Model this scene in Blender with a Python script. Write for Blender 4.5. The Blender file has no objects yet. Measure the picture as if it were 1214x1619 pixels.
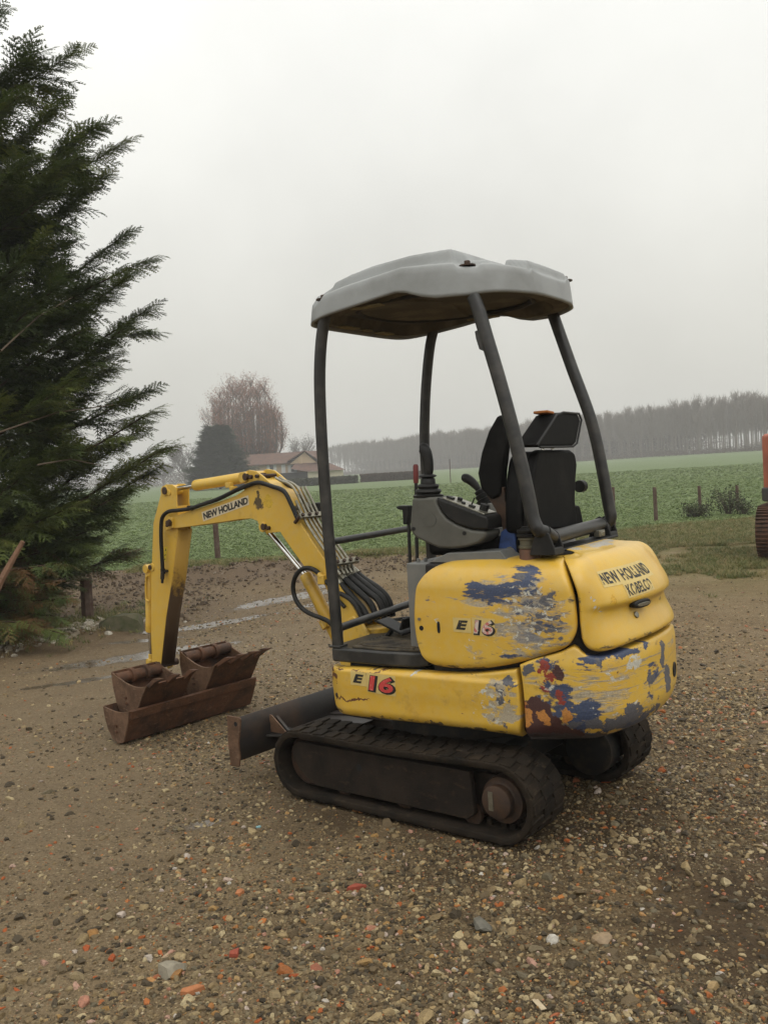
import bpy, bmesh, math, random
import numpy as np
from mathutils import Vector, Matrix, noise as mnoise, Euler
R_ = math.radians
random.seed(7); rng = np.random.default_rng(11)
scene = bpy.context.scene
COL = scene.collection

# ------------------------------------------------------------------ camera
FPX, EYE, HZ, ROLL = 1500.0, 1.555, 742.4, R_(3.35)
PITCH = math.atan((809.5 - HZ) / FPX)
cam_d = bpy.data.cameras.new('camera'); cam = bpy.data.objects.new('camera', cam_d); COL.objects.link(cam)
cam_d.sensor_fit = 'VERTICAL'; cam_d.sensor_height = 36.0; cam_d.lens = FPX / 1619.0 * 36.0
cam_d.clip_start = 0.05; cam_d.clip_end = 6000
right = Vector((1, 0, 0)); fwd = Vector((0, math.cos(PITCH), -math.sin(PITCH))); up = right.cross(fwd)
cr, sr = math.cos(ROLL), math.sin(ROLL)
# the phone was held slightly turned: verticals lean to the left at the top
u2 = up * cr + right * sr
r2 = fwd.cross(u2); r2.normalize()
M3 = Matrix((r2, u2, -fwd)).transposed()
cam.matrix_world = Matrix.Translation((0, 0, EYE)) @ M3.to_4x4()
scene.camera = cam

def ray(px, py):
    u = px - 607.0; v = py - 809.5
    a = u * cr - v * sr; b = u * sr + v * cr
    return Vector((a, FPX * math.cos(PITCH) - b * math.sin(PITCH), -FPX * math.sin(PITCH) - b * math.cos(PITCH)))

class Frame:
    """an upright frame of reference on the ground; pt() measures a point of the photo on a real plane in it"""
    def __init__(s, ox, oy, yaw):
        s.ox, s.oy, s.yaw = ox, oy, yaw
    def pt(s, px, py, axis, val):
        c, q = math.cos(s.yaw), math.sin(s.yaw)
        def loc(v): return Vector((c * v.x + q * v.y, -q * v.x + c * v.y, v.z))
        o = loc(Vector((-s.ox, -s.oy, EYE))); d = loc(ray(px, py))
        t = (val - o[axis]) / d[axis]
        return o + d * t
YU = R_(146.5); YB = YU - R_(9.8); YT = R_(141.0)
ROOT = (0.316, 4.593)
FW = Frame(0, 0, 0)
FU = Frame(ROOT[0], ROOT[1], YU)
BO = (ROOT[0] + .62 * math.cos(YU), ROOT[1] + .62 * math.sin(YU))
FB = Frame(BO[0], BO[1], YB)
FT = Frame(ROOT[0], ROOT[1], YT)
def W(px, py, axis, val): return FW.pt(px, py, axis, val)

# ------------------------------------------------------------------ object helpers
def tag(o, label=None, cat=None, group=None, kind=None):
    if label: o['label'] = label
    if cat: o['category'] = cat
    if group: o['group'] = group
    if kind: o['kind'] = kind
    return o
def empty(name, loc=(0, 0, 0), rz=0):
    o = bpy.data.objects.new(name, None); COL.objects.link(o); o.location = loc; o.rotation_euler = (0, 0, rz)
    o.empty_display_size = .2
    return o
def link(name, me, mat=None, parent=None, loc=None, rz=None):
    o = bpy.data.objects.new(name, me); COL.objects.link(o)
    if mat is not None and len(me.materials) == 0:
        for m in (mat if isinstance(mat, (list, tuple)) else [mat]): me.materials.append(m)
    if parent is not None: o.parent = parent
    if loc is not None: o.location = loc
    if rz is not None: o.rotation_euler = (0, 0, rz)
    return o

EACH = {'screw', 'toggle_switch', 'foam_strip', 'headrest_post', 'bare_limb', 'roof_bolt', 'bolt', 'pin', 'boss', 'handrail', 'hose_fitting', 'hanger_ring', 'slot_hole', 'label_symbol', 'blade_arm', 'tube_mount', 'console_plinth'}
class MB:
    def __init__(s): s.v = []; s.f = []; s.m = []; s.uv = None; s.g = []
    def add(s, vs, fs, mi=0):
        b = len(s.v); s.g.append((b, len(s.f))); s.v += [tuple(v) for v in vs]; s.f += [tuple(i + b for i in f) for f in fs]; s.m += [mi] * len(fs)
    def box(s, c, size, rot=None, mi=0):
        c = Vector(c); hx, hy, hz = size[0] / 2, size[1] / 2, size[2] / 2
        vs = [Vector((x, y, z)) for x in (-hx, hx) for y in (-hy, hy) for z in (-hz, hz)]
        if rot is not None:
            m = rot if isinstance(rot, Matrix) else Euler(rot).to_matrix()
            vs = [m @ v for v in vs]
        s.add([v + c for v in vs], [(0, 1, 3, 2), (4, 6, 7, 5), (0, 4, 5, 1), (2, 3, 7, 6), (0, 2, 6, 4), (1, 5, 7, 3)], mi)
    def tube(s, pts, r, n=12, caps=True, mi=0):
        pts = [Vector(p) for p in pts]; rs = r if isinstance(r, (list, tuple)) else [r] * len(pts)
        vs = []; fs = []; T = []
        for i in range(len(pts)):
            t = (pts[min(i + 1, len(pts) - 1)] - pts[max(i - 1, 0)])
            T.append(t.normalized() if t.length > 1e-9 else Vector((0, 0, 1)))
        a = T[0].orthogonal().normalized()
        for i, p in enumerate(pts):
            a = (a - T[i] * a.dot(T[i])); a = a.normalized() if a.length > 1e-6 else T[i].orthogonal().normalized()
            b = T[i].cross(a)
            for k in range(n):
                q = 2 * math.pi * k / n
                vs.append(p + (a * math.cos(q) + b * math.sin(q)) * rs[i])
        for i in range(len(pts) - 1):
            for k in range(n):
                fs.append((i * n + k, i * n + (k + 1) % n, (i + 1) * n + (k + 1) % n, (i + 1) * n + k))
        if caps:
            fs.append(tuple(range(n))[::-1]); fs.append(tuple((len(pts) - 1) * n + k for k in range(n)))
        s.add(vs, fs, mi)
    def cyl(s, p0, p1, r, n=20, r1=None, mi=0): s.tube([p0, p1], [r, r if r1 is None else r1], n, True, mi)
    def lathe(s, prof, origin, axis, n=24, mi=0):
        """prof = [(r, h)] along axis from origin"""
        o = Vector(origin); ax = Vector(axis).normalized(); a = ax.orthogonal().normalized(); b = ax.cross(a)
        vs = []; fs = []
        for r, h in prof:
            for k in range(n):
                q = 2 * math.pi * k / n
                vs.append(o + ax * h + (a * math.cos(q) + b * math.sin(q)) * max(r, 1e-4))
        for i in range(len(prof) - 1):
            for k in range(n):
                fs.append((i * n + k, i * n + (k + 1) % n, (i + 1) * n + (k + 1) % n, (i + 1) * n + k))
        fs.append(tuple(range(n))[::-1]); fs.append(tuple((len(prof) - 1) * n + k for k in range(n)))
        s.add(vs, fs, mi)
    def prism(s, A, B, mi=0):
        """two matching outlines (lists of 3D points) joined into a solid"""
        n = len(A); vs = list(A) + list(B)
        fs = [tuple(range(n))[::-1], tuple(range(n, 2 * n))]
        for i in range(n): fs.append((i, (i + 1) % n, n + (i + 1) % n, n + i))
        s.add(vs, fs, mi)
    def slab_y(s, xz, y0, y1, mi=0):
        s.prism([Vector((x, y0, z)) for x, z in xz], [Vector((x, y1, z)) for x, z in xz], mi)
    def slab_x(s, yz, x0, x1, mi=0):
        s.prism([Vector((x0, y, z)) for y, z in yz], [Vector((x1, y, z)) for y, z in yz], mi)
    def slab_z(s, xy, z0, z1, mi=0):
        s.prism([Vector((x, y, z0)) for x, y in xy], [Vector((x, y, z1)) for x, y in xy], mi)
    def grid(s, P, mi=0, close_u=False, flip=False):
        """P[i][j] points"""
        ni, nj = len(P), len(P[0]); b = len(s.v)
        vs = [P[i][j] for i in range(ni) for j in range(nj)]; fs = []
        for i in range(ni if close_u else ni - 1):
            for j in range(nj - 1):
                a = i * nj + j; c = ((i + 1) % ni) * nj + j
                q = (a, a + 1, c + 1, c)
                fs.append(q[::-1] if flip else q)
        s.add(vs, fs, mi)
    def build(s, name, mat, parent=None, smooth=40, bevel=0.0, seg=2, loc=None, rz=None, fix=True, subsurf=0):
        if name in EACH and len(s.g) > 1 and parent is not None and s.uv is None:      # every loose piece is a part of its own
            o = None; G = s.g + [(len(s.v), len(s.f))]
            for (b0, f0), (b1, f1) in zip(G[:-1], G[1:]):
                q = MB(); q.add(s.v[b0:b1], [tuple(i - b0 for i in f) for f in s.f[f0:f1]]); o = q.build(name, mat, parent, smooth, bevel, seg, loc, rz, fix, subsurf)
            return o
        me = bpy.data.meshes.new(name); me.from_pydata([tuple(v) for v in s.v], [], s.f)
        mats = mat if isinstance(mat, (list, tuple)) else [mat]
        for m in mats: me.materials.append(m)
        if len(mats) > 1: me.polygons.foreach_set('material_index', s.m)
        if fix:
            bm = bmesh.new(); bm.from_mesh(me); bmesh.ops.recalc_face_normals(bm, faces=bm.faces); bm.to_mesh(me); bm.free()
        if s.uv is not None:
            ul = me.uv_layers.new(name='UVMap'); li = np.zeros(len(me.loops), dtype=np.int32); me.loops.foreach_get('vertex_index', li)
            ul.data.foreach_set('uv', np.array(s.uv, dtype=np.float32)[li].ravel())
        me.polygons.foreach_set('use_smooth', [True] * len(me.polygons))
        me.update()
        if smooth < 180: me.set_sharp_from_angle(angle=R_(smooth))
        o = link(name, me, None, parent, loc, rz)
        if bevel > 0:
            b = o.modifiers.new('b', 'BEVEL'); b.width = bevel; b.segments = seg; b.limit_method = 'ANGLE'; b.angle_limit = R_(38); b.harden_normals = True
        if subsurf:
            b = o.modifiers.new('s', 'SUBSURF'); b.levels = subsurf; b.render_levels = subsurf
        return o

def fast_mesh(name, V, F, attr=None):
    """V (n,3), F (m,k) numpy, attr = {name: per-vertex float array}"""
    me = bpy.data.meshes.new(name); V = np.asarray(V, np.float32); F = np.asarray(F, np.int32); k = F.shape[1]
    me.vertices.add(len(V)); me.vertices.foreach_set('co', V.ravel())
    me.loops.add(F.size); me.loops.foreach_set('vertex_index', F.ravel())
    me.polygons.add(len(F)); me.polygons.foreach_set('loop_start', np.arange(0, F.size, k, dtype=np.int32))
    me.update(calc_edges=True)
    for n, a in (attr or {}).items():
        at = me.attributes.new(n, 'FLOAT', 'POINT'); at.data.foreach_set('value', np.asarray(a, np.float32))
    return me

def chaikin(P, it=2, closed=False):
    P = [Vector(p) for p in P]
    for _ in range(it):
        Q = []
        n = len(P)
        if closed:
            for i in range(n):
                a, b = P[i], P[(i + 1) % n]; Q += [a * .75 + b * .25, a * .25 + b * .75]
        else:
            Q.append(P[0])
            for i in range(n - 1):
                a, b = P[i], P[i + 1]; Q += [a * .75 + b * .25, a * .25 + b * .75]
            Q.append(P[-1])
        P = Q
    return P
def smooth_path(P, n=6):
    """Catmull-Rom through the points"""
    P = [Vector(p) for p in P]; Q = []
    for i in range(len(P) - 1):
        p0, p1, p2, p3 = P[max(i - 1, 0)], P[i], P[i + 1], P[min(i + 2, len(P) - 1)]
        for k in range(n):
            t = k / n
            Q.append(.5 * ((2 * p1) + (p2 - p0) * t + (2 * p0 - 5 * p1 + 4 * p2 - p3) * t * t + (3 * p1 - p0 - 3 * p2 + p3) * t ** 3))
    Q.append(P[-1]); return Q

# ------------------------------------------------------------------ materials
class NT:
    def __init__(s, name):
        s.m = bpy.data.materials.new(name); s.m.use_nodes = True; s.t = s.m.node_tree; s.t.nodes.clear()
        s.out = s.n('ShaderNodeOutputMaterial')
    def n(s, typ, ins=None, **kw):
        nd = s.t.nodes.new(typ)
        for k, v in kw.items(): setattr(nd, k, v)
        for k, v in (ins or {}).items(): s.set(nd.inputs[k], v)
        return nd
    def set(s, sock, v):
        if isinstance(v, bpy.types.NodeSocket): s.t.links.new(v, sock)
        elif isinstance(v, bpy.types.Node): s.t.links.new(v.outputs[0], sock)
        else:
            if isinstance(v, (tuple, list)) and len(v) == 3 and len(getattr(sock, 'default_value', (0, 0, 0))) == 4: v = (*v, 1)
            sock.default_value = v
    def math(s, op, a, b=0.0, c=None, clamp=False):
        nd = s.n('ShaderNodeMath', operation=op, use_clamp=clamp); s.set(nd.inputs[0], a); s.set(nd.inputs[1], b)
        if c is not None: s.set(nd.inputs[2], c)
        return nd.outputs[0]
    def vmath(s, op, a, b=(0, 0, 0)):
        nd = s.n('ShaderNodeVectorMath', operation=op); s.set(nd.inputs[0], a)
        if op == 'SCALE': s.set(nd.inputs[3], b)
        elif op not in ('LENGTH', 'NORMALIZE'): s.set(nd.inputs[1], b)
        return nd.outputs['Value'] if op in ('LENGTH', 'DOT_PRODUCT', 'DISTANCE') else nd.outputs[0]
    def mix(s, f, a, b, typ='MIX'):
        nd = s.n('ShaderNodeMix', data_type='RGBA', blend_type=typ); s.set(nd.inputs['Factor'], f); s.set(nd.inputs['A'], a if not (isinstance(a, tuple) and len(a) == 3) else (*a, 1)); s.set(nd.inputs['B'], b if not (isinstance(b, tuple) and len(b) == 3) else (*b, 1))
        return nd.outputs['Result']
    def noise(s, vec, scale, detail=4, rough=.55, dist=0.0):
        nd = s.n('ShaderNodeTexNoise', {'Vector': vec, 'Scale': scale, 'Detail': detail, 'Roughness': rough, 'Distortion': dist}); return nd
    def vor(s, vec, scale, feature='F1', rand=1.0):
        nd = s.n('ShaderNodeTexVoronoi', {'Vector': vec, 'Scale': scale, 'Randomness': rand}, feature=feature); return nd
    def ramp(s, f, stops, interp='LINEAR'):
        nd = s.n('ShaderNodeValToRGB'); nd.color_ramp.interpolation = interp; s.set(nd.inputs[0], f); e = nd.color_ramp.elements
        while len(e) > 1: e.remove(e[-1])
        e[0].position = stops[0][0]; e[0].color = c4(stops[0][1])
        for p, c in stops[1:]:
            x = e.new(p); x.color = c4(c)
        return nd.outputs[0]
    def step(s, v, lo, hi):
        nd = s.n('ShaderNodeMapRange', {'Value': v, 'From Min': lo, 'From Max': hi}, clamp=True); return nd.outputs[0]
    def coord(s, kind='Object'): return s.n('ShaderNodeTexCoord').outputs[kind]
    def pos(s): return s.n('ShaderNodeNewGeometry').outputs['Position']
    def scaled(s, vec, sc): return s.vmath('MULTIPLY', vec, sc)
    def bump(s, h, strength=.3, dist=.01, normal=None):
        ins = {'Strength': strength, 'Distance': dist, 'Height': h}
        if normal is not None: ins['Normal'] = normal
        return s.n('ShaderNodeBump', ins).outputs[0]
    def finish(s, color, rough=.6, metal=0.0, normal=None, spec=.5, coat=0.0, sss=None):
        ins = {'Base Color': color, 'Roughness': rough, 'Metallic': metal, 'Specular IOR Level': spec}
        b = s.n('ShaderNodeBsdfPrincipled', ins)
        if coat: b.inputs['Coat Weight'].default_value = coat; b.inputs['Coat Roughness'].default_value = .15
        if normal is not None: s.set(b.inputs['Normal'], normal)
        s.t.links.new(b.outputs[0], s.out.inputs['Surface']); s.bsdf = b
        return s.m
def c4(c): return (c, c, c, 1) if isinstance(c, (int, float)) else (*c, 1) if len(c) == 3 else c

def simple(name, col, rough=.6, metal=0.0, var=.25, scale=20, bump=.15, bscale=120, spec=.5, col2=None, lo=.35, hi=.65, dist=.002):
    t = NT(name); p = t.coord()
    n1 = t.noise(p, scale, 6, .6)
    c2 = col2 if col2 else tuple(max(0, c * (1 - var)) for c in col)
    c = t.mix(t.step(n1.outputs[0], lo, hi), col, c2)
    n2 = t.noise(p, bscale, 4, .6)
    r = t.n('ShaderNodeMapRange', {'Value': n1.outputs[0], 'To Min': max(rough - .12, .03), 'To Max': min(rough + .15, 1)}).outputs[0]
    return t.finish(c, r, metal, t.bump(n2.outputs[0], bump, dist) if bump else None, spec)
HAZE = .0014
# ================================================================== paint and metal materials
YEL = (.61, .385, .043)
def paint(name, layers=(), base=YEL, dirt=.35, grime_z=None, uvmap=True, rough=.36):
    """old yellow paint. layers: (colour, noise scale xyz, threshold, soft, [(cu,cz,ru,rz,weight)...], seed) laid over each other"""
    t = NT(name); p = t.coord(); uv = t.coord('UV') if uvmap is True else p
    if uvmap == 'xz':
        sp = t.n('ShaderNodeSeparateXYZ', {0: p}); uv = t.n('ShaderNodeCombineXYZ', {0: sp.outputs[0], 1: sp.outputs[2]}).outputs[0]
    n0 = t.noise(p, 3.0, 5, .6); n1 = t.noise(p, 26, 6, .65); n2 = t.noise(p, 140, 3, .6)
    col = t.mix(t.step(n0.outputs[0], .35, .7), base, (base[0] * .93, base[1] * .86, base[2] * .75))
    # sun-bleached, dusty film
    col = t.mix(t.math('MULTIPLY', t.step(n1.outputs[0], .42, .75), .30), col, (.50, .40, .20))
    # brown grime specks
    g = t.math('MULTIPLY', t.step(t.noise(p, 9, 8, .72).outputs[0], .58, .70), dirt)
    col = t.mix(g, col, (.13, .085, .035))
    fine = t.step(t.noise(p, 70, 5, .7).outputs[0], .70, .74)
    col = t.mix(t.math('MULTIPLY', fine, .7), col, (.10, .05, .02))
    hgt = None; rmask = None
    if layers:   # ragged outlines: warp the surface coordinates a little
        w1 = t.vmath('SCALE', t.vmath('SUBTRACT', t.noise(uv, 13, 4, .6).outputs[1], (.5, .5, .5)), .085); w2 = t.vmath('SCALE', t.vmath('SUBTRACT', t.noise(uv, 60, 3, .6).outputs[1], (.5, .5, .5)), .030)
        uw = t.vmath('ADD', uv, t.vmath('ADD', w1, w2))
    for (c, sc, thr, soft, regs, seed) in layers:
        vec = t.scaled(uv, (sc[0], sc[1], 1.0)); vec = t.vmath('ADD', vec, (seed * 3.7, seed * 1.9, seed))
        nz = t.math('ADD', t.math('MULTIPLY', t.noise(vec, 1.0, 8, .66, .35).outputs[0], 1.6), -.30)
        wsum = None
        for (cu, cz, ru, rz, w) in regs:
            d = t.vmath('MULTIPLY', t.vmath('SUBTRACT', uw, (cu, cz, 0)), (1 / ru, 1 / rz, 0))
            l = t.vmath('LENGTH', d)
            m = t.math('MULTIPLY', t.n('ShaderNodeMapRange', {'Value': l, 'From Min': .35, 'From Max': 1.0, 'To Min': 1.0, 'To Max': 0.0}, interpolation_type='SMOOTHSTEP').outputs[0], w)
            wsum = m if wsum is None else t.math('MAXIMUM', wsum, m)
        v = t.math('ADD', nz, wsum)
        mk = t.step(v, thr, thr + soft)
        c2 = tuple(x * .7 for x in c)
        cc = t.mix(t.step(n2.outputs[0], .4, .65), c, c2)
        col = t.mix(mk, col, cc)
        hgt = mk if hgt is None else t.math('SUBTRACT', hgt, t.math('MULTIPLY', mk, .6))
        rmask = mk if rmask is None else t.math('MAXIMUM', rmask, mk)
    h = t.math('MULTIPLY', n1.outputs[0], .25)
    nm = t.bump(h, .10, .004)
    if hgt is not None: nm = t.bump(t.math('MULTIPLY', hgt, -1.0), .55, .0015, nm)
    nm = t.bump(t.noise(p, 7, 3).outputs[0], .10, .02, nm)
    r = t.n('ShaderNodeMapRange', {'Value': n1.outputs[0], 'To Min': rough - .08, 'To Max': rough + .22}).outputs[0]
    if rmask is not None: r = t.math('ADD', r, t.math('MULTIPLY', rmask, .2))
    return t.finish(col, r, 0, nm, .5, coat=.25)

BEIGE = (.40, .34, .24); BLUE = (.042, .060, .118); GREYB = (.10, .10, .115); DARKB = (.055, .045, .045); RED = (.26, .035, .02); ORA = (.48, .20, .04); PALE = (.55, .53, .45)
M = {}
# (u, z) places measured on the photo; the patches are chipped and scraped paint
M['cover'] = paint('worn yellow side cover paint', [
    (BEIGE, (7, 18), .78, .14, [(1.12, .90, .30, .30, .34), (.95, 1.00, .24, .16, .24), (1.22, .85, .16, .14, .34), (.66, .93, .05, .09, .22), (.90, .76, .3, .07, .18)], 1),
    ((.30, .27, .22), (10, 40), .84, .10, [(1.10, .93, .30, .28, .30), (.9, 1.0, .3, .12, .16)], 31),
    ((.20, .195, .20), (9, 22), .80, .22, [(1.14, .92, .24, .26, .34), (1.0, 1.0, .2, .12, .2)], 35),
    (BLUE, (8, 30), .82, .10, [(.98, 1.015, .26, .085, .47), (1.10, 1.06, .11, .13, .42), (1.15, .92, .14, .18, .25), (.96, .74, .25, .05, .25), (.66, .93, .05, .08, .25)], 5),
    (GREYB, (16, 30), .84, .09, [(1.20, .93, .13, .22, .36), (1.09, 1.10, .05, .06, .4), (1.25, .86, .08, .08, .3)], 9),
    (PALE, (30, 40), .90, .03, [(1.12, .92, .28, .25, .30), (.85, .78, .3, .08, .2), (.68, .88, .05, .08, .3)], 12),
    ((.10, .070, .040), (9, 26), .82, .14, [(.9, .695, .5, .03, .36), (.60, .75, .04, .10, .28), (1.31, .95, .025, .2, .26)], 42),
], dirt=.25)
M['weight'] = paint('battered yellow counterweight paint', [
    (BEIGE, (5, 26), .80, .14, [(1.40, .62, .26, .20, .34), (1.65, .62, .45, .2, .20), (1.2, .68, .2, .12, .3), (1.9, .65, .3, .2, .24)], 3),
    ((.34, .29, .20), (4, 60), .86, .06, [(1.6, .62, .6, .22, .26), (1.4, .6, .2, .2, .3)], 33),
    (BLUE, (9, 16), .76, .07, [(1.22, .60, .14, .14, .38), (1.33, .53, .14, .11, .40), (1.45, .760, .24, .030, .50), (1.26, .73, .16, .05, .26), (1.64, .765, .13, .030, .52), (1.75, .62, .14, .14, .22), (1.5, .46, .5, .07, .40)], 7),
    (GREYB, (8, 12), .80, .04, [(1.84, .70, .035, .10, .55), (1.72, .62, .06, .04, .5), (1.56, .535, .07, .035, .55), (1.90, .58, .08, .10, .5), (1.4, .72, .04, .06, .35), (1.6, .49, .5, .05, .35), (1.12, .70, .05, .04, .5)], 4),
    ((.06, .02, .018), (8, 8), .76, .03, [(1.13, .50, .12, .13, .50), (1.22, .44, .18, .07, .55), (1.24, .70, .04, .05, .4)], 8),
    (RED, (14, 22), .80, .03, [(1.19, .69, .05, .09, .40), (1.075, .55, .025, .12, .45), (1.25, .60, .04, .06, .3)], 10),
    (ORA, (12, 12), .84, .03, [(1.09, .52, .05, .12, .40), (1.16, .51, .05, .05, .46), (1.27, .52, .035, .06, .48)], 11),
    (PALE, (14, 30), .86, .03, [(1.60, .715, .10, .04, .45), (1.5, .62, .4, .18, .20), (1.2, .63, .05, .05, .35)], 13),
    (DARKB, (4, 6), .70, .12, [(1.5, .40, 1.2, .055, .6)], 14),
], dirt=.45)
M['skirt'] = paint('yellow skirt paint worn at the rear corner', [
    (BEIGE, (12, 16), .76, .08, [(.98, .55, .14, .18, .36), (.90, .60, .14, .14, .15), (.15, .45, .1, .03, .2)], 15),
    (GREYB, (22, 22), .86, .04, [(1.0, .62, .08, .14, .34), (.97, .46, .1, .05, .3)], 16),
    (PALE, (26, 34), .90, .03, [(.93, .55, .16, .16, .28), (.55, .65, .03, .015, .5)], 17),
    ((.10, .070, .040), (8, 26), .82, .14, [(.55, .418, .75, .035, .42), (.5, .672, .7, .012, .30), (.10, .44, .08, .05, .3)], 41),
    ((.12, .04, .015), (10, 30), .80, .04, [(.09, .60, .05, .06, .36), (.20, .505, .16, .010, .50), (.28, .645, .3, .008, .42), (.05, .55, .02, .12, .4)], 18),
], dirt=.25)
M['hood'] = paint('yellow rear hood paint', [
    (PALE, (26, 40), .92, .03, [(1.42, .94, .06, .05, .36), (1.40, 1.0, .03, .02, .4)], 19),
    (RED, (30, 30), .95, .02, [(1.39, 1.01, .02, .02, .4)], 20),
    ((.62, .36, .03), (3, 3), .80, .02, [(1.50, .985, .025, .022, .8)], 22),
    ((.45, .42, .36), (5, 9), .80, .10, [(1.85, 1.30, .5, .09, .42)], 21),
    ((.12, .085, .045), (9, 26), .84, .16, [(1.75, .795, .6, .022, .42), (1.345, .9, .02, .2, .30), (1.75, .925, .5, .02, .26)], 43),
], dirt=.12)
M['boom'] = paint('yellow boom paint with oily patch', [
    ((.62, .40, .03), (4, 4), .80, .04, [(.535, 1.405, .05, .055, .75)], 23),
    ((.09, .06, .02), (16, 16), .84, .16, [(.615, 1.415, .080, .075, .56)], 24),
    ((.10, .06, .03), (5, 24), .80, .12, [(.60, 1.50, .4, .03, .25)], 25),
], dirt=.22, rough=.42, uvmap='xz')
M['yellow'] = paint('plain yellow machine paint', (), dirt=.3, uvmap=False)
M['muddy'] = paint('yellow paint under dried mud', (), dirt=.6, uvmap=False)
def mud_mat():
    t = NT('arm paint browned by mud'); p = t.coord(); z = t.n('ShaderNodeSeparateXYZ', {0: p}).outputs[2]
    n = t.noise(p, 14, 7, .7).outputs[0]
    v = t.math('ADD', t.math('MULTIPLY', t.math('SUBTRACT', 1.05, z), 1.6), n)
    c = t.mix(t.step(v, .62, .82), (.44, .26, .04), (.075, .042, .018))
    return t.finish(c, .7, 0, t.bump(t.noise(p, 60, 5).outputs[0], .3, .004))
M['armunder'] = mud_mat()
M['black'] = simple('black satin steel', (.014, .0138, .013), .42, 0, .5, 12, .12, 150, .5, (.05, .045, .038), .45, .75)
M['blackp'] = simple('black plastic and rubber', (.010, .0098, .0092), .5, 0, .4, 18, .2, 200, .28, (.028, .025, .022), .5, .8)
M['seat'] = simple('worn black seat vinyl', (.0045, .0042, .004), .6, 0, .4, 7, .25, 90, .12, (.018, .017, .016), .50, .75)
M['dark'] = simple('dark greasy chassis steel', (.010, .009, .008), .6, 0, .4, 14, .3, 60, .4, (.05, .035, .022), .5, .75)
M['rubber'] = simple('dusty dark track rubber', (.012, .0105, .009), .75, 0, .4, 7, .5, 70, .18, (.042, .034, .025), .46, .72, .004)

M['blade'] = simple('dozer blade dark worn steel', (.028, .024, .022), .55, .1, .4, 5, .25, 50, .4, (.075, .045, .028), .45, .75, .003)
M['rust'] = None
def rusty(name, a, b, c, sc=7, metal=.1, spec=.35, ro=(.5, .85)):
    t = NT(name); p = t.coord(); n = t.noise(p, sc, 7, .7, .3).outputs[0]; n2 = t.noise(t.scaled(p, (1, 1, 2.5)), sc * 2.6, 6, .7).outputs[0]
    k = t.mix(t.step(n, .40, .62), a, b); k = t.mix(t.math('MULTIPLY', t.step(n2, .56, .70), .75), k, c)
    k = t.mix(t.math('MULTIPLY', t.step(t.noise(p, 45, 5, .7).outputs[0], .55, .75), .5), k, (.022, .015, .011))
    return t.finish(k, t.n('ShaderNodeMapRange', {'Value': n2, 'To Min': ro[0], 'To Max': ro[1]}).outputs[0], metal, t.bump(t.noise(p, 60, 6, .7).outputs[0], .5, .004), spec)
M['rust'] = rusty('rusty bucket steel', (.105, .046, .022), (.040, .022, .014), (.17, .095, .055))
M['rustl'] = rusty('rubbed bucket side steel', (.15, .085, .050), (.075, .040, .022), (.22, .15, .10), 9)
M['rustdark'] = simple('dark rusted hub', (.065, .035, .020), .6, .15, .4, 16, .4, 80, .4, (.03, .02, .015), .4, .65, .003)
M['chrome'] = simple('chromed rod', (.62, .61, .58), .14, 1.0, .2, 30, .02, 200)
M['pipe'] = simple('zinc plated hydraulic pipe', (.30, .29, .24), .34, .75, .3, 40, .1, 200, .5, (.20, .18, .13))
M['canopy'] = simple('weathered grey canopy plastic', (.262, .272, .270), .46, 0, .2, 5, .08, 160, .4, (.185, .19, .183), .45, .8)
M['under'] = simple('brown stained canopy lining', (.085, .075, .055), .85, 0, .4, 7, .3, 60, .2, (.14, .12, .085), .45, .6)
M['foam'] = simple('remnant of yellow foam padding', (.26, .22, .12), .9, 0, .4, 30, .5, 120, .1, (.16, .13, .08))
M['grey'] = simple('grey console plastic', (.098, .096, .082), .55, 0, .2, 8, .12, 160, .4, (.075, .073, .062))
M['greysteel'] = simple('grey painted steel panel', (.125, .13, .125), .5, 0, .25, 9, .12, 120, .4, (.17, .165, .15))
M['blue'] = simple('blue painted bracket', (.03, .065, .20), .5, 0, .4, 22, .2, 120, .4, (.02, .03, .07), .5, .7)
M['filler'] = simple('rust stained filler neck', (.16, .07, .035), .6, .1, .4, 20, .3, 90, .4, (.08, .045, .03))
M['olive'] = simple('dull olive brass collar', (.14, .125, .08), .5, .3, .4, 20, .3, 90)
M['red'] = simple('faded red lever grip', (.17, .022, .018), .5, 0, .2, 20, .1, 90)
M['orange'] = simple('orange foam showing through', (.38, .13, .025), .85, 0, .3, 40, .4, 120)
M['mat'] = simple('muddy ribbed floor mat', (.035, .030, .024), .8, 0, .4, 9, .5, 60, .3, (.12, .095, .06), .42, .66, .004)
M['hole'] = simple('unlit hole', (.004, .004, .004), .9, 0, 0, 5, 0)
M['ink'] = simple('black sticker ink', (.012, .012, .012), .5, 0, 0, 5, 0)
M['stickery'] = simple('pale yellow sticker film', (.60, .45, .16), .45, 0, .12, 30, .05)
M['stickerp'] = simple('pale boom sticker film', (.60, .52, .36), .5, 0, .1, 30, .05)
def worn(name, c, base, thr, sc=28):
    t = NT(name); p = t.coord(); n = t.noise(t.scaled(p, (1, 1, 1)), sc, 6, .7, .4).outputs[0]
    return t.finish(t.mix(t.step(n, thr, thr + .02), c, base), .5, 0, None)
M['wornink'] = worn('flaking black lettering', (.014, .013, .012), (.60, .45, .16), .60, 26)
M['decalred'] = worn('faded red numeral', (.50, .05, .045), (.62, .22, .20), .60, 60)
M['decalpink'] = worn('scratched faded numeral', (.50, .14, .12), (.55, .46, .40), .50, 50)
M['decalblack'] = worn('scratched black letter', (.014, .013, .012), (.50, .42, .24), .64, 50)

M['frame'] = rusty('track frame steel dark brown', (.026, .019, .014), (.013, .010, .008), (.058, .038, .024), 5, 0, .12, (.55, .9))
M['rubber'] = rusty('dusty dark track rubber', (.011, .009, .007), (.026, .019, .013), (.055, .041, .027), 6, 0, .10, (.6, .95))
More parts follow.
